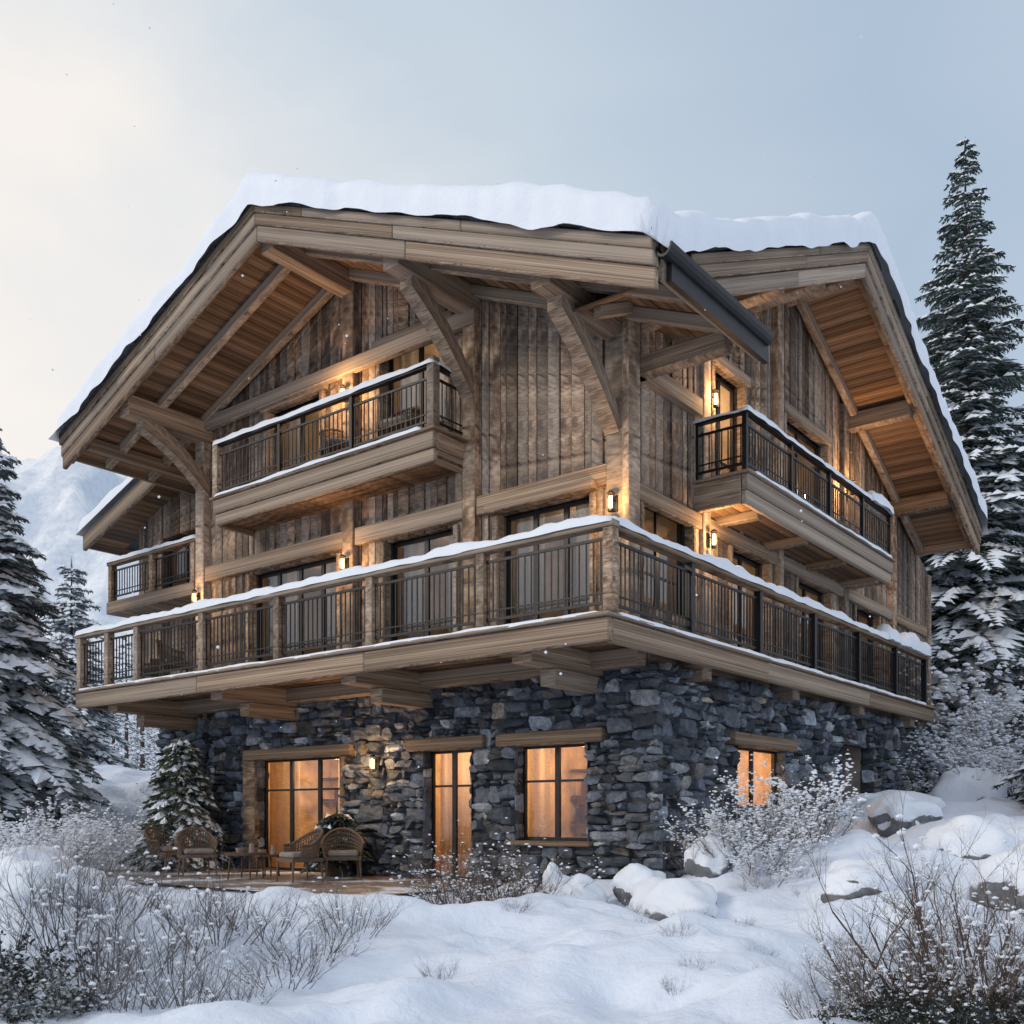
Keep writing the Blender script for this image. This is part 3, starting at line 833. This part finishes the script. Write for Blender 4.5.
# ------------------------------------------------------------------ ground
def hsh(ix, iy, seed):
    v = np.sin(ix*127.1+iy*311.7+seed*74.7)*43758.5453; return v-np.floor(v)
def vn(x, y, seed=0):
    ix, iy = np.floor(x), np.floor(y); fx, fy = x-ix, y-iy
    fx = fx*fx*fx*(fx*(fx*6-15)+10); fy = fy*fy*fy*(fy*(fy*6-15)+10)
    a, b, c, d = hsh(ix, iy, seed), hsh(ix+1, iy, seed), hsh(ix, iy+1, seed), hsh(ix+1, iy+1, seed)
    return (a*(1-fx)+b*fx)*(1-fy)+(c*(1-fx)+d*fx)*fy - .5
def nsst(a, b, x):
    x = np.clip((x-a)/(b-a), 0, 1); return x*x*(3-2*x)
def ground(X, Y):
    X = np.asarray(X, float); Y = np.asarray(Y, float)
    dx, dy = X-CX, Y-CY; t = dx*Lx+dy*Ly; s = dx*Rx+dy*Ry
    z = 1.3*nsst(1.5, 11, s)*nsst(2.6, .3, t)
    z += 2.4*nsst(12.8, 20, t)
    z += .65*np.exp(-((X-7.2)**2+(Y-14.2)**2)/6.0)
    z += .42*np.exp(-((X-4.2)**2+(Y-12.9)**2)/2.0)
    z += .34*np.exp(-((X-2.4)**2/2.2+(Y-13.4)**2/.6))
    z += .3*np.exp(-((X+3.6)**2/3+(Y-9.2)**2/.8))
    z += .25*np.exp(-((X-.6)**2/1.6+(Y-9.0)**2/.5))
    z -= .28*nsst(12, 6.5, Y)
    r = np.hypot(X, Y-10)
    flat = nsst(2.6, 3.4, t)*nsst(13.0, 12.2, t)*nsst(-2.3, -1.5, s)
    lump = .42*vn(X*.45, Y*.45, 1)+.26*vn(X*1.1, Y*1.1, 2)+.15*vn(X*2.6, Y*2.6, 3)+.055*vn(X*6, Y*6, 4)
    inside = nsst(.2, .8, t)*nsst(12, 11.4, t)*nsst(1.9, 2.3, s)
    z = z + lump*(1+r/60)
    z = z*(1-flat)+(-.04)*flat
    z = z*(1-inside)+(-.3)*inside
    z += nsst(40, 400, r)*45*(1+.6*vn(X*.008, Y*.008, 5))
    return z
def gz(x, y): return float(ground(x, y))
n = 640; u = np.linspace(-1, 1, n); ax = 5.2*np.sinh(5.6*u)
X, Y = np.meshgrid(ax, ax+11); Z = ground(X, Y)
co = np.stack([X, Y, Z], -1).reshape(-1, 3)
me = bpy.data.meshes.new('snowy_ground'); me.vertices.add(n*n); me.vertices.foreach_set('co', co.ravel())
I, J = np.meshgrid(np.arange(n-1), np.arange(n-1)); q = (J*n+I).ravel()
fc = np.stack([q, q+1, q+n+1, q+n], -1).ravel().astype(np.int32)
me.loops.add(len(fc)); me.loops.foreach_set('vertex_index', fc); me.polygons.add(len(q))
me.polygons.foreach_set('loop_start', np.arange(0, len(fc), 4, dtype=np.int32)); me.update(calc_edges=True)
me.polygons.foreach_set('use_smooth', np.ones(len(q), bool)); me.materials.append(M_groundsnow)
go = bpy.data.objects.new('snowy_ground', me); scene.collection.objects.link(go)

# patio
def patio_mat():
    m, nt, b = newmat('patio_flagstone')
    geo = N(nt, 'ShaderNodeTexCoord').outputs['Object']
    v = N(nt, 'ShaderNodeTexVoronoi', feature='DISTANCE_TO_EDGE'); v.inputs['Scale'].default_value = 2.2; nt.links.new(geo, v.inputs['Vector'])
    v2 = N(nt, 'ShaderNodeTexVoronoi'); v2.inputs['Scale'].default_value = 2.2; nt.links.new(geo, v2.inputs['Vector'])
    n1 = noise_n(nt, geo, 12, 6); n2 = noise_n(nt, geo, .9, 6, .65)
    sepc = N(nt, 'ShaderNodeSeparateColor'); nt.links.new(v2.outputs['Color'], sepc.inputs[0])
    c = ramp(nt, sepc.outputs[0], [(0, (.15, .11, .085)), (1, (.32, .23, .17))])
    c = mixc(nt, .7, c, ramp(nt, n1, [(.3, g(.6)), (.7, g(1.2))]), 'MULTIPLY')
    c = mixc(nt, ramp(nt, v.outputs['Distance'], [(.0, g(1)), (.05, g(0))]), c, (.3, .31, .33))
    c = mixc(nt, ramp(nt, n2, [(.5, g(0)), (.58, g(1))]), c, (.78, .82, .88))
    nt.links.new(c, b.inputs['Base Color']); b.inputs['Roughness'].default_value = .5; bump(nt, b, v.outputs['Distance'], .4, .02)
    return m
pv = MB(); pv.quad([H(3.0, -1.7, -E+.012), H(12.7, -1.7, -E+.012), H(12.7, 2.1, -E+.012), H(3.0, 2.1, -E+.012)])
pv.build('patio', patio_mat(), recalc=False)

# ------------------------------------------------------------------ mountain
def mountain():
    nx, ny = 170, 90; f = []
    xs = np.linspace(-760, 330, nx); ys = np.linspace(330, 1000, ny); XX, YY = np.meshgrid(xs, ys)
    h = 262*np.exp(-((XX+400)/310)**2)*nsst(330, 720, YY)
    rid = sum((.5**k)*np.abs(vn(XX*.006*2**k, YY*.006*2**k, 20+k))*2 for k in range(6))
    Zm = h*(1.12-.42*rid)+20+30*vn(XX*.01, YY*.01, 40)+5*vn(XX*.05, YY*.05, 41)
    co = np.stack([XX, YY, Zm], -1).reshape(-1, 3).tolist()
    for j in range(ny-1):
        for i in range(nx-1):
            q = j*nx+i; f.append((q, q+1, q+nx+1, q+nx))
    m, nt, b = newmat('mountain_snow_haze')
    geo = N(nt, 'ShaderNodeTexCoord').outputs['Object']
    nrm = N(nt, 'ShaderNodeNewGeometry').outputs['Normal']; sx = N(nt, 'ShaderNodeSeparateXYZ'); nt.links.new(nrm, sx.inputs[0])
    n1 = noise_n(nt, geo, .03, 9, .7); n2 = noise_n(nt, geo, .25, 6, .7)
    k = mth(nt, 'ADD', sx.outputs[2], mth(nt, 'MULTIPLY', mth(nt, 'SUBTRACT', n1, .5), 1.1))
    c = mixc(nt, ramp(nt, k, [(.5, g(0)), (.72, g(1))]), (.60, .67, .76), (.9, .92, .95))  # rock and snow paled towards blue: distance haze painted into the colour
    c = mixc(nt, .35, c, ramp(nt, n2, [(.35, g(.65)), (.55, g(1))]), 'MULTIPLY')
    nt.links.new(c, b.inputs['Base Color']); b.inputs['Roughness'].default_value = .9; bump(nt, b, n2, .3, 4)
    rawmesh('mountain', co, f, m, smooth=True)
mountain()

# ------------------------------------------------------------------ fir trees
def fir_data(h, r, seed, snow=.6, dens=1.0, step=None, fat=1.0, pw=.8):
    R = random.Random(seed); v = []; f = []; mi = []
    def tri(a, b, c, m):
        k = len(v); v.extend((tuple(a), tuple(b), tuple(c))); f.append((k, k+1, k+2)); mi.append(m)
    n = 7
    for z, rr in ((0, h*.014+.04), (h*.5, h*.008+.02), (h, .008)):
        for i in range(n): v.append((math.cos(6.283*i/n)*rr, math.sin(6.283*i/n)*rr, z))
    for l in range(2):
        for i in range(n):
            j = (i+1) % n; f.append((l*n+i, l*n+j, (l+1)*n+j, (l+1)*n+i)); mi.append(2)
    z = h*.05; step = step or (.2+h*.012)
    while z < h*.99:
        fr = z/h; rl = r*((1-fr)**pw)*R.uniform(.75, 1.1)+.12
        nbn = max(4, int((5+6*(1-fr))*min(1.3, dens+.1)))
        a0 = R.uniform(0, 6.28)
        for k in range(nbn):
            an = a0+6.283*k/nbn+R.uniform(-.3, .3); L = rl*R.uniform(.6, 1.18)
            d = Vector((math.cos(an), math.sin(an), 0)); sd_ = Vector((-d.y, d.x, 0))
            rise = lerp(.05, .5, fr**1.5); droop = lerp(.55, .3, fr)+R.uniform(-.08, .12)
            z0 = z+R.uniform(-.5, .5)*step
            def P(q): return d*L*q + Vector((0, 0, z0 + L*(rise*q-droop*q*q)))
            m = max(3, int(L/(.14/dens)))
            hassnow = R.random() < snow+.2
            pv_ = P(0)
            for i in range(m):
                q = (i+1)/m; p = P(q); w_ = .02+.01*L
                tri(pv_+sd_*w_*.4, pv_-sd_*w_*.4, p, 2)
                tl = (.5*L*(1-q)*(.5+q)+.18+.03*L)*R.uniform(.75, 1.2)
                for sg in (-1, 1):
                    td = (d*R.uniform(.55, .9)+sd_*sg*R.uniform(.6, 1)).normalized()
                    tip = p+td*tl+Vector((0, 0, -tl*R.uniform(.15, .5)))
                    ww = tl*.2+.02; nn = td.cross(ZV).normalized()
                    mid = p.lerp(tip, .5)+ZV*.02
                    ns = 3 if tl < .4 else 4
                    for e_ in range(ns):
                        c = p.lerp(tip, (e_+.3)/ns)
                        for s2 in (-1, 1):
                            o_ = (td*.8+nn*s2*R.uniform(.5, .9)).normalized()*(ww*1.6)
                            tri(c-td*.04, c+td*.06, c+o_+Vector((0, 0, R.uniform(-.06, .01)-ww*.3)), 0 if R.random() < .75 else 3)
                    tri(p, mid+nn*ww*.25, tip, 0); tri(p, tip, mid-nn*ww*.25, 0)
                    if hassnow and R.random() < snow:
                        up = ZV*(.025+.02*R.random()); sw = ww*R.uniform(.4, .8)*fat
                        top = mid+ZV*(.05+tl*.12)
                        t2 = p.lerp(tip, R.uniform(.7, 1))+up*.5
                        for A, B in ((p+up, mid+nn*sw), (mid+nn*sw, t2), (t2, mid-nn*sw), (mid-nn*sw, p+up)): tri(A, B, top, 1)
                pv_ = p
        z += step*R.uniform(.8, 1.2)*(1.15-.45*fr)
    for k in range(5):
        an = k*1.256; tri((0, 0, h*1.0+.25), (math.cos(an)*.05, math.sin(an)*.05, h-.3), (math.cos(an+1)*.05, math.sin(an+1)*.05, h-.3), 0)
    return v, f, mi
FM = [M_needle, M_snow, M_bark, M_needle2]
FROST_HAZE = [M_needle2, M_snow, M_bark, M_needle2]
MIDF = [M_needle3, M_snow, M_bark, M_needle2]
def fir(name, x, y, data=None, mats=None, **kw):
    v, f, mi = data if data else fir_data(**kw)
    return rawmesh(name, v, f, mats or FM, mi, loc=(x, y, gz(x, y)-.1))
fir('snowy_fir_tree', 15.35, 33.8, h=24.3, r=5.2, seed=3, snow=.75, dens=.95, step=.42, fat=1.7, pw=.95)
fir('snowy_fir_tree', 20.3, 36, h=18.5, r=4.4, seed=5, snow=.7, dens=.7, fat=1.5)
fir('snowy_fir_tree', -11.9, 22.5, h=8.9, r=2.7, seed=9, snow=1.0, dens=1.0, fat=2.3, mats=MIDF)
fir('snowy_fir_tree', -15.0, 34.0, h=7.3, r=2.0, seed=12, snow=1.0, dens=.8, mats=FROST_HAZE, fat=2.0)
fir('snowy_fir_tree', 10.6, 18.5, h=2.4, r=1.6, seed=14, snow=.8, dens=1.1, step=.16, fat=1.6)
fir('snowy_fir_tree', 14.3, 25.5, h=6.4, r=2.3, seed=15, snow=.85, dens=.8, fat=1.5)
tx, ty = -6.95, 21.0
cf = empty('potted_fir_tree', (tx, ty, 0))
v, f, mi = fir_data(2.5, .85, 21, .65, 1.5, .12, 1.4)
M_needg = plain('green_needles', (.10, .12, .06), .8, 0, .5, 5)
rawmesh('fir_foliage', v, f, [M_needg, M_snow, M_bark, M_needle2], mi, loc=(tx, ty, .2), parent=cf)
pm = MB(); pm.tube((tx, ty, 0), (tx, ty, .42), .2, .27, 14); pm.build('pot', M_cush, cf)
# distant forest (one mass)
V = []; Fc = []; MI = []
low = [fir_data(12, 2.6, 40+i, .9, .28, .6, 2.0) for i in range(3)]
R = random.Random(77)
spots = []
for i in range(18): spots.append((R.uniform(-34, -15), R.uniform(44, 75), R.uniform(.45, .8)))
for i in range(28): spots.append((R.uniform(-80, -26), R.uniform(70, 150), R.uniform(.8, 1.3)))
for i in range(13): spots.append((R.uniform(20, 38), R.uniform(38, 60), R.uniform(.8, 1.3)))
for i in range(6): spots.append((R.uniform(-10, 16), R.uniform(45, 70), R.uniform(.5, .8)))
for x, y, sc in spots:
    v, f, mi = low[R.randint(0, 2)]; a = R.uniform(0, 6.28); ca, sa = math.cos(a)*sc, math.sin(a)*sc; z0 = gz(x, y)-.3; b = len(V)
    V += [(x+p[0]*ca-p[1]*sa, y+p[0]*sa+p[1]*ca, z0+p[2]*sc) for p in v]
    Fc += [tuple(k+b for k in q) for q in f]; MI += mi
rawmesh('distant_forest', V, Fc, FROST_HAZE, MI)  # pale needle colour stands in for haze over the far trees

# ------------------------------------------------------------------ shrubs
def shrub_data(h, spread, seed, nstem=26, lev=3, rad=.012, clump=.1, upright=.6, leaf=0):
    R = random.Random(seed); v = []; f = []; mi = []
    def seg(p, q, r0, r1):
        d = (q-p).normalized(); a = d.orthogonal().normalized(); c = d.cross(a); b = len(v)
        for o, r in ((p, r0), (q, r1)):
            for k in range(3):
                w = 2.094*k; v.append(tuple(o+a*math.cos(w)*r+c*math.sin(w)*r))
        for k in range(3):
            j = (k+1) % 3; f.append((b+k, b+j, b+3+j, b+3+k)); mi.append(0)
    def blob(p, r):
        b = len(v); rx, ry, rz = r*R.uniform(.8, 1.6), r*R.uniform(.8, 1.6), r*R.uniform(.5, .9)
        pts = [(0, 0, 1)] + [(math.cos(k*1.257)*.95, math.sin(k*1.257)*.95, .25) for k in range(5)] + [(math.cos(k*1.257+.6)*.8, math.sin(k*1.257+.6)*.8, -.5) for k in range(5)]
        for x, y, z in pts: v.append((p.x+x*rx, p.y+y*ry, p.z+z*rz+rz*.4))
        for k in range(5):
            j = (k+1) % 5
            f.append((b, b+1+k, b+1+j)); f.append((b+1+k, b+6+k, b+1+j)); f.append((b+1+j, b+6+k, b+6+j)); mi.extend((1, 1, 1))
    def grow(p, d, L, r, lv):
        n = 4
        for i in range(n):
            d = (d+Vector((R.uniform(-1, 1), R.uniform(-1, 1), R.uniform(-.5, .8)))*.2).normalized()
            q = p+d*(L/n); seg(p, q, r, r*.8); r *= .8
            if R.random() < clump*(1.5-abs(d.z)) : blob(p.lerp(q, .5), r*2+R.uniform(.008, .026))
            if lv > 0:
                for _ in range(R.choice((1, 1, 2))):
                    nd = (d+Vector((R.uniform(-1, 1), R.uniform(-1, 1), R.uniform(-.3, .6)))*.85).normalized()
                    grow(q, nd, L*R.uniform(.35, .6), r*.65, lv-1)
            elif leaf and R.random() < leaf:
                for _ in range(3):
                    o = Vector((R.uniform(-1, 1), R.uniform(-1, 1), R.uniform(-.2, 1)))*.04; b = len(v)
                    a = o.orthogonal().normalized()*.013
                    v.extend((tuple(q), tuple(q+o*.6+a), tuple(q+o*1.2), tuple(q+o*.6-a))); f.append((b, b+1, b+2, b+3)); mi.append(2)
            p = q
    for s in range(nstem):
        a = R.uniform(0, 6.28); k = R.random()**.5
        p = Vector((math.cos(a)*k*spread*.35, math.sin(a)*k*spread*.35, -.05))
        d = Vector((math.cos(a)*k*(1.1-upright)*1.6, math.sin(a)*k*(1.1-upright)*1.6, 1)).normalized()
        grow(p, d, h*R.uniform(.55, 1), rad*R.uniform(.7, 1.2), lev)
    return v, f, mi
SH = {
 'thin': [shrub_data(.62, 1.1, 100+i, 26, 2, .0065, .012, .45) for i in range(3)],
 'rime': [shrub_data(.95, 1.3, 110+i, 22, 3, .009, .13, .5) for i in range(2)],
 'brown': [shrub_data(.95, 1.3, 120+i, 15, 3, .013, .015, .45, .0) for i in range(2)],
 'dark': [shrub_data(.42, 1.5, 130+i, 24, 2, .008, .03, .3, .45) for i in range(2)],
}
MATS = {'thin': M_twigc, 'rime': M_twigw, 'brown': M_twig, 'dark': M_twig}
SHM = {}
for k, lst in SH.items():
    SHM[k] = []
    for i, (v, f, mi) in enumerate(lst):
        me = bpy.data.meshes.new('shrub_'+k); me.from_pydata(v, [], f)
        for m in (MATS[k], M_snow, M_leafdk): me.materials.append(m)
        me.polygons.foreach_set('material_index', mi); SHM[k].append(me)
def shrub(name, kind, x, y, sc=1, dz=0):
    o = bpy.data.objects.new(name, rnd.choice(SHM[kind])); scene.collection.objects.link(o)
    o.location = (x, y, gz(x, y)+dz-.03); o.rotation_euler = (0, 0, rnd.uniform(0, 6.28)); o.scale = (sc, sc, sc*rnd.uniform(.85, 1.1))
def atpx(px, Yd): return (px-512)/998*Yd
for px, Yd, sc in ((70, 8.6, 1.0), (120, 9.3, .9), (165, 8.4, 1.05), (215, 8.8, 1.0), (265, 9.4, .95), (310, 9.0, .9), (350, 9.8, .8), (130, 7.2, .95), (190, 7.4, .8), (30, 9.5, 1.0), (90, 10.6, .9), (240, 7.6, .6), (60, 7.3, 1.0), (100, 8.0, 1.0), (285, 8.2, .7), (10, 8.4, 1.0)):
    shrub('frosted_shrub', 'thin', atpx(px, Yd), Yd, sc)
for px, Yd, sc in ((470, 12.0, 1.0), (500, 12.7, 1.3), (530, 12.9, 1.2), (455, 12.9, .9), (485, 11.6, .7)):
    shrub('golden_winter_shrub', 'brown', atpx(px, Yd), Yd, sc*.75)
for px, Yd, sc in ((755, 13.2, .95), (795, 13.6, 1.05), (725, 13.8, .75), (770, 12.7, .7), (805, 16.5, .8)):
    shrub('snow_laden_shrub', 'rime', atpx(px, Yd), Yd, sc*.92)
for px, Yd, sc in ((745, 13.0, .8), (700, 13.5, .7), (815, 13.4, .7)):
    shrub('bare_brown_shrub', 'brown', atpx(px, Yd), Yd, sc*.9)
for px, Yd, sc in ((70, 19, 1.2), (105, 20, 1.3), (45, 18, 1.1), (125, 22, 1.2), (15, 16, 1.1)):
    shrub('rime_covered_shrub', 'rime', atpx(px, Yd), Yd, sc)
for px, Yd, sc in ((970, 7.0, 1.35), (1010, 7.3, 1.4), (915, 6.9, .9), (1035, 6.3, 1.0), (985, 8.6, 1.1), (945, 6.3, .8), (865, 6.6, .6), (895, 7.6, .7), (820, 6.3, .4)):
    shrub('bare_brown_shrub', 'brown', atpx(px, Yd), Yd, sc*.8)
for px, Yd, sc in ((880, 6.0, .5), (930, 6.2, .6), (990, 5.9, .7), (1020, 6.4, .8), (5, 6.9, .8), (-15, 7.6, .9), (15, 11.5, 1.1), (40, 7.0, .5)):
    shrub('evergreen_shrub', 'dark', atpx(px, Yd), Yd, sc)
for px, Yd, sc in ((960, 26, 3.0), (1000, 27, 3.4), (945, 29, 3.2), (1020, 24, 2.4), (985, 31, 4.2), (1015, 21, 1.5), (930, 24.5, 1.5)):
    shrub('frosted_tree_shrub', 'rime', atpx(px, Yd), Yd, sc)
R = random.Random(8)
for i in range(22):
    Yd = R.uniform(7.5, 13); px = R.choice((R.uniform(360, 900), R.uniform(560, 1000)))
    shrub('winter_grass_tuft', 'thin', atpx(px, Yd), Yd, R.uniform(.16, .36), -.02)

# ------------------------------------------------------------------ boulders
def boulder(x, y, sx, sy, sz, seed, snow=1.0, up=.02):
    bm = bmesh.new(); bmesh.ops.create_icosphere(bm, subdivisions=4, radius=1)
    def kk(c): return 1+.3*mnoise.noise(c*1.3+Vector((seed, 0, 0)))+.16*mnoise.noise(c*2.6+Vector((0, seed, 0)))
    for v in bm.verts:
        c = v.co.copy(); k = kk(c)+.07*mnoise.noise(c*7)
        v.co = Vector((c.x*sx, c.y*sy, c.z*sz))*k
    r = bmesh.ops.create_icosphere(bm, subdivisions=4, radius=1)
    for v in r['verts']:
        c = v.co.copy(); k = kk(c)
        q = sst(-.25, .4, c.z+.5*mnoise.noise(c*1.7+Vector((seed, 3, 0))))
        v.co = Vector((c.x*sx, c.y*sy, c.z*sz))*k*lerp(.93, 1.05, q) + Vector((0, 0, .09*snow*q))
    fs = set()
    for v in r['verts']:
        for f in v.link_faces: fs.add(f)
    for f in bm.faces: f.smooth = True; f.material_index = 1 if f in fs else 0
    me = bpy.data.meshes.new('snow_covered_boulder'); bm.to_mesh(me); bm.free(); me.materials.append(M_rock); me.materials.append(M_snow)
    o = bpy.data.objects.new('snow_covered_boulder', me); o.location = (x, y, gz(x, y)+sz*up); o.rotation_euler = (0, 0, seed); scene.collection.objects.link(o)
for px, Yd, sx, sy, sz, sd_ in ((578, 12.9, .36, .36, .34, 1), (675, 12.3, .75, .5, .36, 2), (640, 13.0, .35, .3, .28, 8), (556, 13.4, .2, .2, .4, 3), (975, 13.0, .62, .5, .42, 4), (1045, 11, .7, .6, .45, 5), (25, 10, .6, .6, .42, 6), (60, 13, .6, .5, .35, 7), (30, 15.5, .8, .6, .5, 9), (905, 17, .7, .5, .38, 10), (965, 21, .9, .7, .8, 11), (890, 19.5, .9, .6, .55, 12), (865, 11.5, .5, .4, .26, 13), (710, 13.3, .35, .3, .28, 14)):
    boulder(atpx(px, Yd), Yd, sx, sy, sz, sd_*7.3)

# ------------------------------------------------------------------ patio furniture
def armchair(x, y, rz, z=0, nm='wicker_armchair', sc=1.0):
    p = empty(nm, (x, y, z)); m = MB(); cu = MB(); R = Matrix.Rotation(rz, 3, 'Z'); o = Vector((x, y, z+.015))
    T = lambda a, b, c: R @ Vector((a, b, c)) + o
    for lx, ly in ((-.28, -.26), (.28, -.26), (-.26, .26), (.26, .26)): m.tube(T(lx*1.08, ly*1.08, 0), T(lx, ly, .4), .018, .022, 6)
    m.wbox(T(0, 0, .37), (.62, .58, .06), rz); cu.wbox(T(0, -.02, .45), (.52, .5, .1), rz)
    n = 30; pv = None
    for i in range(n+1):
        a = math.pi*(-.12+1.24*i/n); cx, cy = math.cos(a)*.34, math.sin(a)*.33
        top = .62+.26*max(0, math.sin(a))**1.3
        b0, b1 = T(cx*.92, cy*.92-.02, .38), T(cx*1.08, cy*1.12, top); m.tube(b0, b1, .012, .012, 5)
        if pv:
            m.tube(pv[1], b1, .024, .024, 6)
            for q in (.14, .28, .42, .56, .7, .85): m.tube(pv[0].lerp(pv[1], q), b0.lerp(b1, q), .013, .013, 4)
        pv = (b0, b1)
    m.build('frame', M_wicker, p); cu.build('cushion', M_cush, p, bevel=.03)
armchair(atpx(197, 18.6), 18.6, .5); armchair(atpx(300, 16.9), 16.9, -.9); armchair(atpx(343, 17.6), 17.6, .2); armchair(atpx(165, 19.8), 19.8, 1.2)
for t_, s_, zf_, r_ in ((11.0, .8, 2.66, 2.0), (12.3, 1.1, 2.66, -1.0), (7.0, 1.65, 6.43, .4), (5.4, 1.65, 6.43, -.5)):
    p_ = H(t_, s_, zf_); armchair(p_.x, p_.y, r_, p_.z, 'balcony_armchair')
def table(x, y, w, h):
    p = empty('patio_coffee_table', (x, y, 0)); m = MB()
    m.tube((x, y, h-.04), (x, y, h), w*.5, w*.5, 20)
    for k in range(4):
        a = k*1.57+.5; m.tube((x+math.cos(a)*w*.42, y+math.sin(a)*w*.42, 0), (x+math.cos(a)*w*.36, y+math.sin(a)*w*.36, h-.04), .016, .02, 6)
    m.tube((x, y, .14), (x, y, .16), w*.36, w*.36, 16); m.build('top_and_legs', M_furn, p)
    s = MB(); s.tube((x+.1, y, h), (x+.1, y, h+.16), .05, .04, 10); s.tube((x-.12, y+.05, h), (x-.12, y+.05, h+.08), .06, .08, 10); s.build('lantern_and_bowl', M_cush, p)
table(atpx(246, 17.6), 17.6, .75, .48); table(atpx(268, 18.4), 18.4, .5, .42)
px_, py_ = H(6.9, 1.5, 0).x, H(6.9, 1.5, 0).y
pp = empty('potted_evergreen', (px_, py_, 0)); pm = MB(); pm.tube((px_, py_, 0), (px_, py_, .45), .2, .26, 14); pm.build('pot', M_furn, pp)
v, f, mi = fir_data(.75, .38, 61, .2, 2.0, .07); rawmesh('foliage', v, f, FM, mi, loc=(px_, py_, .4), parent=pp)

# falling snow
fl = MB(); R = random.Random(5)
for i in range(130):
    y = R.uniform(7, 24); x = R.uniform(-.52, .52)*y; z = R.uniform(.5, .85*y+1); r = R.uniform(.007, .015)
    c = Vector((x, y, z)); b = len(fl.v)
    fl.v += [tuple(c+Vector(q)*r) for q in ((1, 0, 0), (0, 1, 0), (-1, 0, 0), (0, -1, 0), (0, 0, 1), (0, 0, -1))]
    for q in ((0, 1, 4), (1, 2, 4), (2, 3, 4), (3, 0, 4), (1, 0, 5), (2, 1, 5), (3, 2, 5), (0, 3, 5)): fl.face(tuple(b+k for k in q), [(0, 0)]*3, (.5, .5), 0)
fl.build('falling_snowflakes', M_snow, recalc=False)

# ------------------------------------------------------------------ light
az = Vector((-.93, -.3, 0)).normalized(); el = math.radians(24)
sdir = Vector((az.x*math.cos(el), az.y*math.cos(el), math.sin(el)))
sl = bpy.data.lights.new('sun', 'SUN'); sl.energy = 1.3; sl.angle = math.radians(14); sl.color = (1, .86, .70)
so_ = bpy.data.objects.new('sun', sl); so_.rotation_euler = (-sdir).to_track_quat('-Z', 'Y').to_euler(); scene.collection.objects.link(so_)
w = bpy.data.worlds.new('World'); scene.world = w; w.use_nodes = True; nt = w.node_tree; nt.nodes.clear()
out = N(nt, 'ShaderNodeOutputWorld'); sky = N(nt, 'ShaderNodeTexSky', sky_type='NISHITA'); sky.sun_disc = False
sky.sun_elevation = el; sky.sun_rotation = math.atan2(az.x, az.y); sky.dust_density = 2.0
b1 = N(nt, 'ShaderNodeBackground'); nt.links.new(sky.outputs[0], b1.inputs[0]); b1.inputs[1].default_value = .1
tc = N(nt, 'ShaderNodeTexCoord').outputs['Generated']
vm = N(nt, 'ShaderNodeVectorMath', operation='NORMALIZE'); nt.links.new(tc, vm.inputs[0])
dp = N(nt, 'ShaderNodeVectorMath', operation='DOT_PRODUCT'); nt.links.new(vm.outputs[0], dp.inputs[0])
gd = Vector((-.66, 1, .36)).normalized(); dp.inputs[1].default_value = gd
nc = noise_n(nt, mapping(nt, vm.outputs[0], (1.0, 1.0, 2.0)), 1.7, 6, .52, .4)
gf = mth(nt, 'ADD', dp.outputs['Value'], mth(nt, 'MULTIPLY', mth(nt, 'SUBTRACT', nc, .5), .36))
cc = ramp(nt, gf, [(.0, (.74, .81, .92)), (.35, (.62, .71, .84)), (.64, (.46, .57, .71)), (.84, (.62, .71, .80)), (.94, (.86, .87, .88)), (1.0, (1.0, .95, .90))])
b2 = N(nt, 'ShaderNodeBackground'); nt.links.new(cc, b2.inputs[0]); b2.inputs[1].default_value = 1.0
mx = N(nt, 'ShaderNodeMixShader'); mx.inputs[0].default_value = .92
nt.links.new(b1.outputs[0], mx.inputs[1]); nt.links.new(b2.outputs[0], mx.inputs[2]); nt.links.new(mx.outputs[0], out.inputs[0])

cam = bpy.data.cameras.new('camera'); cam.lens = 35.1; cam.sensor_width = 36; cam.shift_y = .296; cam.clip_end = 5000
co_ = bpy.data.objects.new('camera', cam); co_.location = (0, 0, E); co_.rotation_euler = (math.pi/2, 0, 0)
scene.collection.objects.link(co_); scene.camera = co_
scene.view_settings.view_transform = 'Standard'; scene.view_settings.look = 'None'; scene.view_settings.exposure = 0
